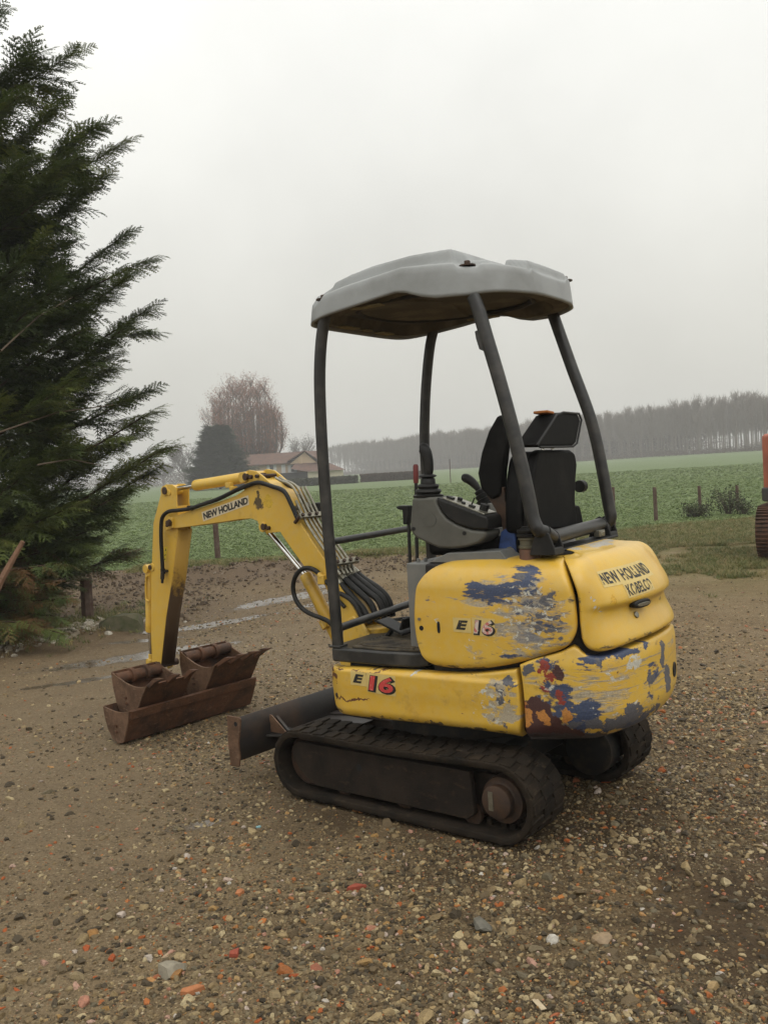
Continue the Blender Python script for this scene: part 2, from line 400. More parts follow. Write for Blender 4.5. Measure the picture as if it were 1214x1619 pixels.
# ================================================================== body surface: plan curve and profile
HW, RT, RF = .50, 1.02, .24
def _plan():
    yc = HW - RF; xc = -math.sqrt((RT - RF) ** 2 - yc ** 2); P = []
    x = .5
    while x > xc: P.append((x, HW)); x -= .01
    n0 = len(P); a1 = math.atan2(yc, xc)
    for k in range(40):
        a = math.pi / 2 + (a1 - math.pi / 2) * k / 39; P.append((xc + RF * math.cos(a), yc + RF * math.sin(a)))
    for k in range(1, 119):
        a = a1 + (2 * math.pi - 2 * a1) * k / 119; P.append((RT * math.cos(a), RT * math.sin(a)))
    P += [(x, -y) for x, y in P[:n0 + 40]][::-1]
    P = np.array(P); s = np.concatenate([[0], np.cumsum(np.linalg.norm(np.diff(P, axis=0), axis=1))])
    T = np.gradient(P, s, axis=0); T /= np.linalg.norm(T, axis=1)[:, None]; N = np.stack([T[:, 1], -T[:, 0]], 1)
    if N[0, 1] < 0: N = -N
    return P, s, N
PT, PS, PN = _plan(); UMAX = float(PS[-1]); UMID = UMAX / 2
def plan(u, inset=0.0):
    x = np.interp(u, PS, PT[:, 0]); y = np.interp(u, PS, PT[:, 1]); nx = np.interp(u, PS, PN[:, 0]); ny = np.interp(u, PS, PN[:, 1])
    return Vector((x - nx * inset, y - ny * inset, 0)), Vector((nx, ny, 0))
def sstep(a, b, x):
    t = min(max((x - a) / (b - a), 0), 1); return t * t * (3 - 2 * t)
RZ, Z0 = .13, 1.02
def upper(u, v, extra=0.0, hood=False):
    """upper covers: v is height up to Z0, then arc length over the rounded shoulder"""
    uu = u if u < UMID else UMAX - u
    ins = 0.0
    if hood:
        w = sstep(1.33, 1.50, uu); z = min(v, 1.10)
        rec = .040 * sstep(.80, .925, z) * (1 - sstep(.938, .962, z)) + (.016 + .05 * sstep(.96, 1.10, z)) * sstep(.938, .962, z)
        ins += rec * w
    else:
        ins += .006 * sstep(.9, 1.02, v)
    if v <= Z0: z = v
    else:
        a = (v - Z0) / RZ
        if a <= math.pi / 2: z = Z0 + RZ * math.sin(a); ins += RZ * (1 - math.cos(a))
        else: z = Z0 + RZ + (.012 if hood else 0) * sstep(0, .1, v - Z0 - RZ * math.pi / 2); ins += RZ + (v - Z0 - RZ * math.pi / 2)
    if hood: z += .012 * sstep(1.02, 1.2, v) * sstep(1.33, 1.6, uu)
    p, n = plan(u, min(ins + extra, .232) if 1.0 < uu < 1.42 else ins + extra)
    p.z = z
    return p
def lower(u, v, extra=0.0, weight=False):
    uu = u if u < UMID else UMAX - u
    r, z0 = (.15, .555) if weight else (.05, .465)
    ins = 0.0
    k = sstep(1.05, 1.30, uu) if weight else 1.0
    if v < z0:
        r2 = r if not weight else .05 + .10 * k; z2 = z0 if not weight else .465 + .09 * k
        d = min(max(z2 - v, 0) / r2, .985); ins += r2 * (1 - math.sqrt(1 - d * d))
    if not weight:
        ins += .012 * sstep(.635, .655, v) - .004 * sstep(.50, .58, v)
        ins += .10 * (1 - sstep(0.0, .22, uu)) ** 2
    else:
        ins += .012 * sstep(.72, .80, v)
    p, n = plan(u, ins + extra); p.z = v
    return p
def coons(B, R_c, T, L, s, t):
    """boundary polylines: B (t=0, s 0..1), R (s=1, t 0..1), T (t=1, s 0..1), L (s=0, t 0..1)"""
    def ev(P, x):
        n = len(P) - 1; x = min(max(x, 0), 1) * n; i = min(int(x), n - 1); f = x - i
        return (P[i][0] * (1 - f) + P[i + 1][0] * f, P[i][1] * (1 - f) + P[i + 1][1] * f)
    b, r, tt, l = ev(B, s), ev(R_c, t), ev(T, s), ev(L, t)
    return tuple((1 - t) * b[k] + t * tt[k] + (1 - s) * l[k] + s * r[k] - ((1 - s) * (1 - t) * B[0][k] + s * (1 - t) * B[-1][k] + (1 - s) * t * T[0][k] + s * t * T[-1][k]) for k in (0, 1))
def resamp(P, n):
    P = [Vector((p[0], p[1], 0)) for p in P]; P = smooth_path(P, 8)
    d = [0]
    for i in range(1, len(P)): d.append(d[-1] + (P[i] - P[i - 1]).length)
    out = []
    for k in range(n + 1):
        x = d[-1] * k / n; i = min(max(np.searchsorted(d, x) - 1, 0), len(P) - 2); f = (x - d[i]) / max(d[i + 1] - d[i], 1e-9)
        q = P[i].lerp(P[i + 1], f); out.append((q.x, q.y))
    return out
def panel(mb, surf, B, R_c, T, L, ns=60, nt=34, edge=.018, depth=.05, mirror=False, warp=None):
    """a shell panel with rolled edges"""
    B, R_c, T, L = resamp(B, 80), resamp(R_c, 80), resamp(T, 80), resamp(L, 80)
    lenS = .5 * (sum(math.dist(B[i], B[i + 1]) for i in range(80)) + sum(math.dist(T[i], T[i + 1]) for i in range(80)))
    lenT = .5 * (sum(math.dist(L[i], L[i + 1]) for i in range(80)) + sum(math.dist(R_c[i], R_c[i + 1]) for i in range(80)))
    def params(n, ln):
        e = min(edge / ln, .3); k = [0, .06 * e, .2 * e, .45 * e, .7 * e, e]
        mid = [e + (1 - 2 * e) * i / n for i in range(1, n)]
        return k + mid + [1 - x for x in k[::-1]]
    S, Tt = params(ns, lenS), params(nt, lenT)
    def rd(x, ln):
        d = min(x, 1 - x) * ln
        if d >= edge: return 0.0
        q = (edge - d) / edge; return edge * (1 - math.sqrt(max(1 - q * q, 0)))
    P = []; UV = []
    for s_ in [S[0]] + S + [S[-1]]:
        row = []; ur = []
        for t_ in [Tt[0]] + Tt + [Tt[-1]]:
            u, v = coons(B, R_c, T, L, s_, t_)
            ex = min(edge, math.hypot(rd(s_, lenS), rd(t_, lenT)))
            row.append((u, v, ex)); ur.append((u, v))
        P.append(row); UV.append(ur)
    n1, n2 = len(P), len(P[0])
    pts = []; uvs = []
    for i in range(n1):
        r = []
        for j in range(n2):
            u, v, ex = P[i][j]
            if i in (0, n1 - 1) or j in (0, n2 - 1): ex = edge + depth
            uu = UMAX - u if mirror else u
            p = surf(uu, v, ex)
            if warp: p = warp(p, u, v)
            r.append(p); uvs.append((u, v))
        pts.append(r)
    b = len(mb.v); mb.grid(pts)
    if mb.uv is None: mb.uv = [(0, 0)] * b
    mb.uv += uvs
# ================================================================== THE EXCAVATOR
EX = empty('mini_excavator', (ROOT[0], ROOT[1], 0), YU)
tag(EX, 'worn yellow and grey mini excavator with canopy standing on black rubber tracks', 'excavator')
def UPt(px, py, axis, val): return FU.pt(px, py, axis, val)

# ---- upper body shells
mb = MB()
panel(mb, lambda u, v, e: upper(u, v, e),
      [(.60, .735), (.625, .703), (.68, .688), (.78, .684), (.9, .692), (1.05, .724), (1.185, .768), (1.27, .80), (1.305, .83)],
      [(1.305, .83), (1.325, .87), (1.330, .92), (1.322, 1.01), (1.30, 1.08), (1.27, 1.14), (1.235, 1.19), (1.20, 1.235)],
      [(.625, 1.085), (.66, 1.13), (.72, 1.165), (.80, 1.19), (.90, 1.215), (1.0, 1.235), (1.12, 1.245), (1.20, 1.235)],
      [(.60, .735), (.575, .80), (.568, .88), (.572, .96), (.585, 1.03), (.625, 1.085)], edge=.028, depth=.05)
cover = mb.build('side_cover', M['cover'], EX, smooth=60); tag(cover, 'yellow side cover with blue and grey scraped paint')
mb = MB()
panel(mb, lambda u, v, e: upper(u, v, e),
      [(.60, .735), (.625, .703), (.68, .688), (.78, .684), (.9, .692), (1.05, .724), (1.185, .768), (1.27, .80), (1.305, .83)],
      [(1.305, .83), (1.325, .87), (1.330, .92), (1.322, 1.01), (1.30, 1.08), (1.27, 1.14), (1.235, 1.19), (1.20, 1.235)],
      [(.625, 1.085), (.66, 1.13), (.72, 1.165), (.80, 1.19), (.90, 1.215), (1.0, 1.235), (1.12, 1.245), (1.20, 1.235)],
      [(.60, .735), (.575, .80), (.568, .88), (.572, .96), (.585, 1.03), (.625, 1.085)], ns=30, nt=20, edge=.035, depth=.05, mirror=True)
mb.build('side_cover', M['yellow'], EX, smooth=60)
# rear hood
uL, uR = 1.335, UMAX - 1.335
mb = MB()
hb = [(1.345, .835), (1.362, .803), (1.395, .785), (1.45, .782), (1.60, .797), (1.75, .803), (UMID, .805)]
hb = hb + [(UMAX - u, v) for u, v in hb[:-1][::-1]]
hl = [(1.345, .835), (1.340, .90), (1.340, .96), (1.334, 1.02), (1.315, 1.08), (1.290, 1.14), (1.262, 1.185), (1.235, 1.225), (1.21, 1.262)]
hr = [(UMAX - u, v) for u, v in hl]
ht = [(1.21, 1.262), (1.32, 1.30), (1.45, 1.34), (1.6, 1.37), (UMID, 1.38)]; ht = ht + [(UMAX - u, v) for u, v in ht[:-1][::-1]]
panel(mb, lambda u, v, e: upper(u, v, e, True), hb, hr, ht, hl, ns=90, nt=48, edge=.016, depth=.03)
hood = mb.build('rear_hood', M['hood'], EX, smooth=60)
# lower skirts
mb = MB()
sk = ([(.115, .425), (.20, .418), (.45, .420), (.75, .421), (1.045, .408)], [(1.045, .408), (1.062, .50), (1.062, .60), (1.052, .70)],
      [(.062, .640), (.25, .655), (.5, .662), (.8, .675), (1.052, .716)], [(.115, .425), (.075, .465), (.052, .54), (.055, .60), (.062, .640)])
panel(mb, lambda u, v, e: lower(u, v, e), *sk, edge=.014, depth=.04)
skirt = mb.build('side_skirt', M['skirt'], EX, smooth=60)
mb = MB()
panel(mb, lambda u, v, e: lower(u, v, e), *sk, ns=30, nt=16, edge=.014, depth=.04, mirror=True)
mb.build('side_skirt', M['yellow'], EX, smooth=60)
# counterweight
mb = MB()
cb = [(1.078, .400), (1.3, .400), (1.6, .400), (UMID, .400)]; cb = cb + [(UMAX - u, v) for u, v in cb[:-1][::-1]]
cl = [(1.078, .400), (1.082, .50), (1.080, .62), (1.070, .722)]
ct = [(1.070, .722), (1.13, .748), (1.20, .768), (1.26, .788), (1.30, .805), (1.325, .800), (1.350, .777), (1.39, .764), (1.45, .762), (1.6, .776), (1.75, .783), (UMID, .785)]
ct = ct + [(UMAX - u, v) for u, v in ct[:-1][::-1]]
panel(mb, lambda u, v, e: lower(u, v, e, True), cb, [(UMAX - u, v) for u, v in cl], ct, cl, ns=150, nt=34, edge=.012, depth=.06)
cw = mb.build('counterweight', M['weight'], EX, smooth=60)
# belly of the counterweight and inner chassis
mb = MB()
us = np.linspace(1.06, UMAX - 1.06, 60)
mb.slab_z([tuple(plan(u, .17)[0][:2]) for u in us], .41, .60)
us = np.linspace(.62, UMAX - .62, 90)
mb.slab_z([tuple(plan(u, .07)[0][:2]) for u in us], .44, 1.00)
mb.slab_z([(.36, .40), (-.70, .40), (-.70, -.40), (.36, -.40)], .42, .655)
mb.slab_z([(-.10, .425), (-.70, .40), (-.86, .2), (-.86, -.2), (-.70, -.40), (-.10, -.42)], 1.0, 1.128)
mb.build('chassis', M['dark'], EX, bevel=.01)
mb = MB()   # slewing ring under the deck
mb.lathe([(.30, .30), (.34, .31), (.34, .40), (.30, .42)], (0, 0, 0), (0, 0, 1), 40)
mb.build('slewing_ring', M['dark'], EX)
# deck step and ribbed mat
mb = MB()
deck = [(.405, .47), (.10, .482), (-.04, .47), (-.10, .43), (-.10, -.43), (.405, -.47), (.44, -.42), (.44, .42)]
mb.slab_z(deck, .668, .735); step = mb.build('floor_step', M['black'], EX, bevel=.012)
mb = MB()
mat_o = [(.30, .455), (.12, .466), (-.03, .455), (-.08, .42), (-.08, -.40), (.30, -.42)]
mb.slab_z(mat_o, .736, .745)
for k in range(30):
    y = .44 - k * .029
    mb.box((.11, y, .748), (.36 if k else .28, .012, .010))
mb.build('floor_mat', M['mat'], step, bevel=.002, seg=1)
# pedals
mb = MB()
a = UPt(625, 990, 2, .80)
mb.box((a.x, a.y, .80), (.16, .11, .012), (0, R_(-22), 0)); mb.box((a.x - .07, a.y, .82), (.012, .11, .06), (0, R_(-22), 0)); mb.tube([(a.x, a.y, .80), (a.x + .05, a.y, .75), (a.x + .06, a.y, .73)], .012)
mb.build('pedal', M['blackp'], EX, bevel=.004)

# grey base under the console and seat
mb = MB()
mb.slab_z([(.005, .41), (-.47, .41), (-.47, -.41), (.005, -.41)], .745, 1.128)
base = mb.build('seat_base', M['greysteel'], EX, bevel=.006)
mb = MB()
mb.slab_y([(-.10, 1.13), (-.20, 1.172), (-.46, 1.182), (-.50, 1.13)], .395, .18)
mb.slab_y([(-.10, 1.13), (-.20, 1.172), (-.46, 1.182), (-.50, 1.13)], -.395, -.18)
for q in ((-.03, .36), (-.05, .33), (-.44, .37)): mb.cyl((q[0], q[1], 1.12), (q[0], q[1], 1.145), .009, 8)
mb.build('console_plinth', M['greysteel'], base, bevel=.004)

# ---- consoles (left seen from outside, right behind the seat)
def ur(px, py, y=.385): p = UPt(px, py, 1, y); return (p.x, p.z)
gr_out = [ur(*q) for q in ((651, 787), (688, 786), (691, 797), (697, 809), (706, 820), (722, 830), (745, 838), (768, 840), (767, 850), (757, 859), (738, 865), (715, 868), (693, 867), (672, 858), (655, 849), (647, 838), (648, 818))]
dk_out = [ur(*q) for q in ((689.5, 786), (769, 817), (771.5, 824), (771, 838), (745, 836.5), (722, 828.5), (706, 818.5), (698, 808), (692, 797))]
def console(sgn, ):
    mb = MB(); mb.slab_y(gr_out, sgn * .385, sgn * .235)
    o = mb.build('control_console', M['grey'], EX, bevel=.018, seg=3)
    mb = MB(); mb.slab_y(dk_out, sgn * .388, sgn * .232)
    d = mb.build('switch_panel', M['blackp'], o, bevel=.010, seg=3)
    # top plate with switches
    a, b = Vector((dk_out[0][0], 0, dk_out[0][1])), Vector((dk_out[1][0], 0, dk_out[1][1])); dr = (b - a).normalized(); nn = Vector((-dr.z, 0, dr.x)); nn = nn if nn.z > 0 else -nn
    ang = math.atan2(dr.z, -dr.x)
    def at(f, y, h): q = a.lerp(b, f) + nn * h; return Vector((q.x, sgn * y, q.z))
    rot = Matrix((dr, Vector((0, 1, 0)), nn)).transposed()
    L = (b - a).length
    mb = MB(); mb.box(at(.5, .31, .002), (L * .84, .115, .006), rot); mb.build('console_plate', M['pipe'], o, bevel=.002)
    if sgn > 0:
        mb = MB(); mb.cyl(at(.78, .31, .0), at(.78, .31, .032), .020, 16); mb.build('dial_knob', M['blackp'], o, bevel=.003)
        mb = MB()
        mb.cyl(at(.28, .30, 0), at(.28, .30, .018), .012, 10); mb.cyl(at(.42, .33, 0), at(.42, .33, .012), .010, 10); mb.cyl(at(.5, .29, 0), at(.52, .29, .038), .0035, 8)
        mb.box(at(.16, .33, .008), (.03, .025, .01), rot); mb.box(at(.60, .335, .008), (.025, .02, .01), rot)
        mb.build('toggle_switch', M['blackp'], o)
    # round emblem boss and screws
    mb = MB(); c = ur(680, 822)
    mb.cyl((c[0], sgn * .384, c[1]), (c[0], sgn * .3875, c[1]), .030, 28); mb.build('round_boss', M['grey'], o)
    mb = MB()
    for q in ((654, 836), (734, 843)):
        c = ur(*q); mb.cyl((c[0], sgn * .384, c[1]), (c[0], sgn * .388, c[1]), .009, 12)
    mb.build('screw', M['blackp'], o)
    # rubber boot and grip of the joystick
    jx, jz = (-.075, 1.418); jy = sgn * .315
    mb = MB()
    prof = [(.068, 0), (.070, .010), (.052, .016), (.060, .026), (.057, .034), (.044, .040), (.050, .050), (.047, .057), (.034, .062), (.033, .082), (.026, .088), (.040, .094), (.038, .100), (.016, .108)]
    ax = Vector((-.03, 0, 1))
    mb.lathe(prof, (jx, jy, jz), ax, 24)
    js = mb.build('joystick_boot', M['blackp'], o, smooth=50)
    mb = MB()
    g = [(jx - .004, jy, jz + .10), (jx - .008, jy, jz + .13), (jx - .006, jy, jz + .17), (jx + .002, jy, jz + .205), (jx + .016, jy, jz + .225), (jx + .030, jy, jz + .228)]
    mb.tube(smooth_path(g, 4), [.020, .021, .022, .023, .0235, .024, .0245, .025, .0255, .026, .0265, .027, .027, .027, .027, .026, .024, .021, .017, .012, .006][:21], 14)
    mb.build('joystick_grip', M['blackp'], js, smooth=60)
    return o
console(1)
# right-hand console: tilted up, its lever leaning forward
mb = MB(); y0 = -.30
def urr(px, py): p = UPt(px, py, 1, y0); return (p.x, p.z)
mb.slab_y([urr(*q) for q in ((757, 812), (781, 793), (790, 820), (797, 850), (775, 862), (757, 850))], y0 + .07, y0 - .07)
rc = mb.build('control_console', M['grey'], EX, bevel=.014, seg=3)
a, b = Vector((urr(771, 803)[0], y0, urr(771, 803)[1])), Vector((urr(757, 774)[0], y0, urr(757, 774)[1]))
mb = MB(); L = (b - a).length; ax = (b - a).normalized()
mb.lathe([(.045, 0), (.048, .2 * L), (.036, .25 * L), (.042, .45 * L), (.032, .5 * L), (.037, .7 * L), (.026, .76 * L), (.030, .92 * L), (.016, L)], a, ax, 20)
js = mb.build('joystick_boot', M['blackp'], rc, smooth=50)
mb = MB(); g = [Vector((urr(*q)[0], y0, urr(*q)[1])) for q in ((758, 776), (752, 768), (745, 761), (737, 756), (730, 755))]
mb.tube(smooth_path(g, 4), [.014, .015, .016, .018, .019, .020, .021, .022, .0225, .023, .0235, .024, .024, .023, .021, .016, .008], 14)
mb.build('joystick_grip', M['blackp'], js, smooth=60)

# travel levers in front of the console
def lever(p_top, p_bot, y, handle=None):
    mb = MB(); t = UPt(*p_top, 1, y); b = UPt(*p_bot, 1, y); b.z = min(b.z, .75)
    mb.tube([t, b], .0085, 10); o = mb.build('travel_lever', M['black'], EX)
    mb = MB()
    if handle == 'red':
        h = t.lerp(b, .11); mb.tube([t, t.lerp(h, .1), h], [.009, .0135, .0125], 12); mb.build('lever_grip', M['red'], o)
    return o
lever((657, 734), (655, 893), .10, 'red')
o = lever((645, 805), (646, 897), .16)
mb = MB()
mb.slab_y([(UPt(*q, 1, .16).x, UPt(*q, 1, .16).z) for q in ((628, 801), (634, 799), (649, 799), (649, 812), (648, 828), (640, 829), (639, 806), (632, 805))], .18, .14)
mb.build('lever_grip', M['blackp'], o, bevel=.006, seg=3)
lever((658, 850), (657, 892), .06)

# ---- seat
SX = -.575
def sy(px, py, x=SX): p = UPt(px, py, 0, x); return (p.y, p.z)
bk = [sy(*q) for q in ((856, 711), (903, 711), (910, 716), (913, 735), (911, 760), (910, 790), (914, 835), (843, 842), (842, 800), (843, 760), (847, 730), (850, 715))]
mb = MB(); mb.prism([Vector((SX, y, z)) for y, z in bk], [Vector((SX + .05, y, z)) for y, z in bk])
st = mb.build('seat', M['seat'], EX, bevel=.018, seg=3)
yc = sum(y for y, z in bk) / len(bk)
front = [(yc + (y - yc) * 1.04, z) for y, z in bk]
mb = MB(); A = []
wid = [(y, z) for y, z in bk]
mb.prism([Vector((SX + .052, y, z)) for y, z in wid], [Vector((SX + .15, yc + (y - yc) * .92, z - .01)) for y, z in wid])
mb.build('backrest_cushion', M['seat'], st, bevel=.03, seg=4)
mb = MB(); mb.slab_z([(SX + .08, yc + .24), (SX + .56, yc + .23), (SX + .58, yc), (SX + .56, yc - .23), (SX + .08, yc - .24)], 1.145, 1.235)
mb.build('seat_cushion', M['seat'], st, bevel=.03, seg=4)
mb = MB(); hx = SX - .025
hd = [sy(*q, hx) for q in ((853, 707), (905, 706), (911, 701), (918, 664), (914, 654), (889, 652), (879, 656), (848, 704))]
hc = sum(y for y, z in hd) / len(hd)
mb.prism([Vector((hx, y, z)) for y, z in hd], [Vector((hx + .10, y + .01, z + .004)) for y, z in hd])
h = mb.build('headrest', M['seat'], st, bevel=.014, seg=3)
mb = MB()
rim = [Vector((hx - .002, y, z)) for y, z in hd]; mb.tube(rim + [rim[0]], .005, 8, False); mb.build('piping', M['blackp'], h)
mb = MB(); q = [sy(*q, hx) for q in ((866, 654.5), (893, 650.5))]
mb.box((hx + .055, (q[0][0] + q[1][0]) / 2 + .015, (q[0][1] + q[1][1]) / 2 + .004), (.07, .075, .012), (R_(4), 0, 0)); mb.build('torn_foam', M['orange'], h, bevel=.004)
mb = MB()
for k in (.35, .65):
    y = hd[0][0] * (1 - k) + hd[1][0] * k; mb.cyl((SX + .02, y, 1.55), (SX + .02, y, 1.66), .008, 10)
mb.build('headrest_post', M['chrome'], st)
mb = MB(); a = UPt(915, 769, 0, SX + .05); mb.cyl(a, a + Vector((0, -.045, 0)), .030, 14); mb.build('recline_knob', M['blackp'], st, bevel=.004)
mb = MB()
mb.prism([Vector((SX + .03, *sy(*q, SX + .03))) for q in ((909, 799), (917, 799), (925, 836), (909, 838))], [Vector((SX + .20, *sy(*q, SX + .03))) for q in ((909, 799), (917, 799), (925, 836), (909, 838))])
mb.build('side_bolster', M['seat'], st, bevel=.012, seg=3)
# raised armrest by the near side of the seat
def ua(px, py, y=.24): p = UPt(px, py, 1, y); return (p.x, p.z)
mb = MB(); mb.slab_y([ua(*q) for q in ((789, 659), (796, 655), (802, 664), (802, 700), (797, 745), (795, 783), (780, 790), (764, 772), (759, 748), (765, 715), (776, 682))], .27, .20)
ar = mb.build('armrest', M['seat'], st, bevel=.014, seg=3)
mb = MB(); mb.slab_y([ua(*q) for q in ((766, 765), (798, 770), (800, 790), (812, 815), (816, 850), (800, 852), (795, 830), (785, 805), (772, 785))], .255, .225)
mb.build('armrest_bracket', M['rustdark'], st, bevel=.005)
mb = MB(); mb.slab_y([ua(*q, .26) for q in ((793, 841), (799, 836), (815, 843), (818, 879), (797, 879), (789, 868))], .27, .245)
bb = mb.build('blue_bracket', M['blue'], EX, bevel=.004)
mb = MB(); c = ua(808, 868, .26); mb.cyl((c[0], .268, c[1]), (c[0], .282, c[1]), .013, 6); mb.build('bolt', M['pipe'], bb)
# dark lever and belt reel seen between armrest and pillar
mb = MB(); mb.slab_y([ua(*q, .18) for q in ((800, 763), (808, 752), (812, 745), (818, 748), (818, 800), (822, 850), (800, 852), (797, 790))], .20, .13)
mb.build('belt_reel', M['blackp'], st, bevel=.008)

# ---- filler neck
a = UPt(838, 890, 1, .36); a.z = 1.10
mb = MB(); mb.lathe([(.030, 0), (.044, .005), (.044, .085), (.040, .09)], a, (0, 0, 1), 24); fn = mb.build('filler_neck', M['filler'], EX, smooth=40)
mb = MB(); mb.lathe([(.038, .088), (.046, .092), (.046, .100), (.040, .104), (.040, .125), (.046, .128), (.046, .136), (.040, .14)], a, (0, 0, 1), 24); mb.build('collar', M['olive'], fn, smooth=40)
mb = MB(); mb.lathe([(.036, .138), (.052, .140), (.053, .150), (.045, .153), (.050, .160), (.050, .168), (.030, .176), (.030, .182), (.01, .183)], a, (0, 0, 1), 24); mb.build('filler_cap', M['blackp'], fn, smooth=40)

# ---- canopy frame
def path(y, pts, n=5): return smooth_path([UPt(px, py, 1, y) for px, py in pts], n)
PR = .0275
mb = MB(); pf = path(.44, [(514, 500), (508, 540), (505.5, 600), (508, 680), (513, 760), (519, 840), (527, 930), (535, 1026)]); pf[-1].z = .735
mb.tube(pf, PR, 18); pil = mb.build('canopy_pillar', M['black'], EX)
mb = MB(); q = pf[-1]; mb.box((q.x, q.y, .740), (.066, .066, .010)); mb.build('foot_plate', M['black'], pil, bevel=.003)
mb = MB(); pq = path(-.44, [(686, 520), (680, 545), (675, 590), (672, 640), (671, 700), (674, 760), (679, 830), (686, 960)]); pq[-1].z = .735
mb.tube(pq, PR, 18); mb.build('canopy_pillar', M['black'], EX)
mb = MB(); pr = path(.435, [(748, 468), (757, 492), (768, 530), (788, 597), (808, 670), (825, 740), (836, 790), (842, 820), (850, 838)], 5)
pr += [Vector((pr[-1].x - .012, .40, pr[-1].z - .012))]
mb.tube(pr, PR * 1.05, 18); rp = mb.build('canopy_pillar', M['black'], EX)
mb = MB()  # small plate welded to the near rear pillar
A = [UPt(*q, 1, .455) for q in ((750, 524), (754, 522), (757, 518), (764, 548), (766, 556), (757, 552), (752, 536))]
mb.prism(A, [p + Vector((0, -.012, 0)) for p in A]); mb.build('welded_tab', M['black'], rp, bevel=.002)
mb = MB(); ps = path(-.435, [(866, 472), (876, 503), (889, 540), (905, 585), (922, 630), (934, 665), (944, 705), (954, 755), (962, 800), (965, 818), (958, 832)], 5)
ps += [Vector((ps[-1].x, -.41, ps[-1].z - .01))]
mb.tube(ps, PR * 1.05, 18); mb.build('canopy_pillar', M['black'], EX)
# rear cross tube with its end flanges on the hood
e1, e2 = pr[-1], ps[-1]
mb = MB(); mb.tube([Vector((e1.x, e1.y, e1.z)), Vector((e1.x - .005, .34, 1.232)), Vector((e2.x - .005, -.34, 1.232)), Vector((e2.x, e2.y, e2.z))], .031, 18)
ct_ = mb.build('rear_cross_tube', M['black'], EX)
mb = MB()
for sy_, ex in ((.33, e1.x), (-.35, e2.x)):
    prf = [(-.055, 1.165), (-.050, 1.20), (-.030, 1.255), (0, 1.272), (.030, 1.255), (.050, 1.20), (.06, 1.165)]
    mb.slab_y([(ex + dx, z) for dx, z in prf], sy_ - .007, sy_ + .007)
    mb.slab_y([(ex + dx, z) for dx, z in prf], sy_ + (.09 if sy_ > 0 else -.09) - .007, sy_ + (.09 if sy_ > 0 else -.09) + .007)
    mb.slab_y([(ex - .055, 1.165), (ex - .05, 1.195), (ex + .05, 1.195), (ex + .055, 1.165)], sy_, sy_ + (.09 if sy_ > 0 else -.09))
mb.box(((e1.x + e2.x) / 2, -.0, 1.172), (.10, .80, .012))
mb.build('tube_mount', M['blackp'], ct_, bevel=.005)
mb = MB(); mb.box((e2.x - .045, -.22, 1.20), (.03, .07, .03)); mb.box((e2.x - .062, -.22, 1.20), (.006, .04, .018)); mb.build('latch', M['pipe'], EX, bevel=.003)
# handrails between the front pillars
mb = MB()
def at_z(P, z): return min(P, key=lambda p: abs(p.z - z))
a, b = at_z(pf, 1.238), at_z(pq, 1.238); mb.tube([a, b], .0165, 14)
a, b = at_z(pf, .815), at_z(pq, .815); mb.tube([a, b], .0185, 14)
mb.build('handrail', M['black'], EX)
mb = MB(); a = UPt(635, 978, 0, .34); mb.box((a.x - .03, a.y, a.z), (.10, .16, .012), (R_(10), R_(10), 0)); mb.box((a.x - .07, a.y - .08, a.z - .05), (.05, .03, .14), (0, R_(15), 0)); mb.cyl((a.x - .05, a.y - .10, a.z + .04), (a.x - .05, a.y - .16, a.z + .04), .028, 12)
mb.build('foot_rest', M['black'], EX, bevel=.004)

# ---- canopy roof (one moulded shell)
XF, XR, YH = .475, -.60, .505
def rr_outline(n=300):
    """rounded plan of the roof, anticlockwise from the front"""
    P = []
    for k in range(n):
        a = 2 * math.pi * k / n; c, s_ = math.cos(a), math.sin(a)
        ex = 6.0 if c > 0 else 3.2
        r = (abs(c) ** ex + abs(s_) ** ex) ** (-1 / ex)
        P.append((c * r, s_ * r))
    return P
def roof_xy(a, b):   # a,b in unit rounded square
    x = (XF + XR) / 2 + a * (XF - XR) / 2; y = b * YH * (1 - .012 * a if a > 0 else 1 - .02 * a * a)
    x += .05 * (1 - b * b) * (a > 0) * a
    return x, y
def ip(x, P): return float(np.interp(x, [p[0] for p in P], [p[1] for p in P]))
RIM = [(-.62, 2.278), (-.50, 2.268), (-.40, 2.260), (-.27, 2.264), (-.20, 2.280), (-.13, 2.306), (-.08, 2.314), (.0, 2.306), (.14, 2.288), (.38, 2.262), (.48, 2.250)]
SHO = [(-.62, 2.332), (-.56, 2.366), (-.48, 2.384), (-.34, 2.402), (-.10, 2.420), (.20, 2.388), (.38, 2.362), (.48, 2.335)]
HMP = [(-.34, 2.478), (-.26, 2.482), (-.09, 2.487), (.10, 2.474), (.225, 2.455), (.33, 2.430), (.39, 2.408), (.46, 2.37)]
def rim_z(x, y):
    side = sstep(.30, .47, abs(y))
    return ip(x, RIM) * side + (2.250 + (.016 if x < 0 else 0) + .006 * math.cos(y * 4)) * (1 - side)
def top_z(x, y):
    z = ip(x, SHO) + .018 * (1 - min(abs(y) / .5, 1) ** 2)
    hump = sstep(.455, .425, x) * sstep(-.325, -.295, x) * sstep(.415, .385, abs(y))
    z = z * (1 - hump) + (ip(x, HMP) + .006 * (1 - (y / .4) ** 2)) * hump
    z += .026 * sstep(-.30, -.32, x) * sstep(.30, .275, abs(y)) * sstep(-.44, -.41, x)      # raised middle behind the hump
    z += .036 * sstep(-.44, -.46, x) * sstep(-.575, -.555, x) * (sstep(.22, .20, abs(y + .02)) + sstep(.06, .045, abs(y + .33)))
    for sx, sy_ in BOLTS:
        z -= .016 * sstep(.062, .048, math.hypot(x - sx, y - sy_))
    return z
BOLTS = ((.375, .41), (.375, -.41), (-.385, .41), (-.50, -.37))
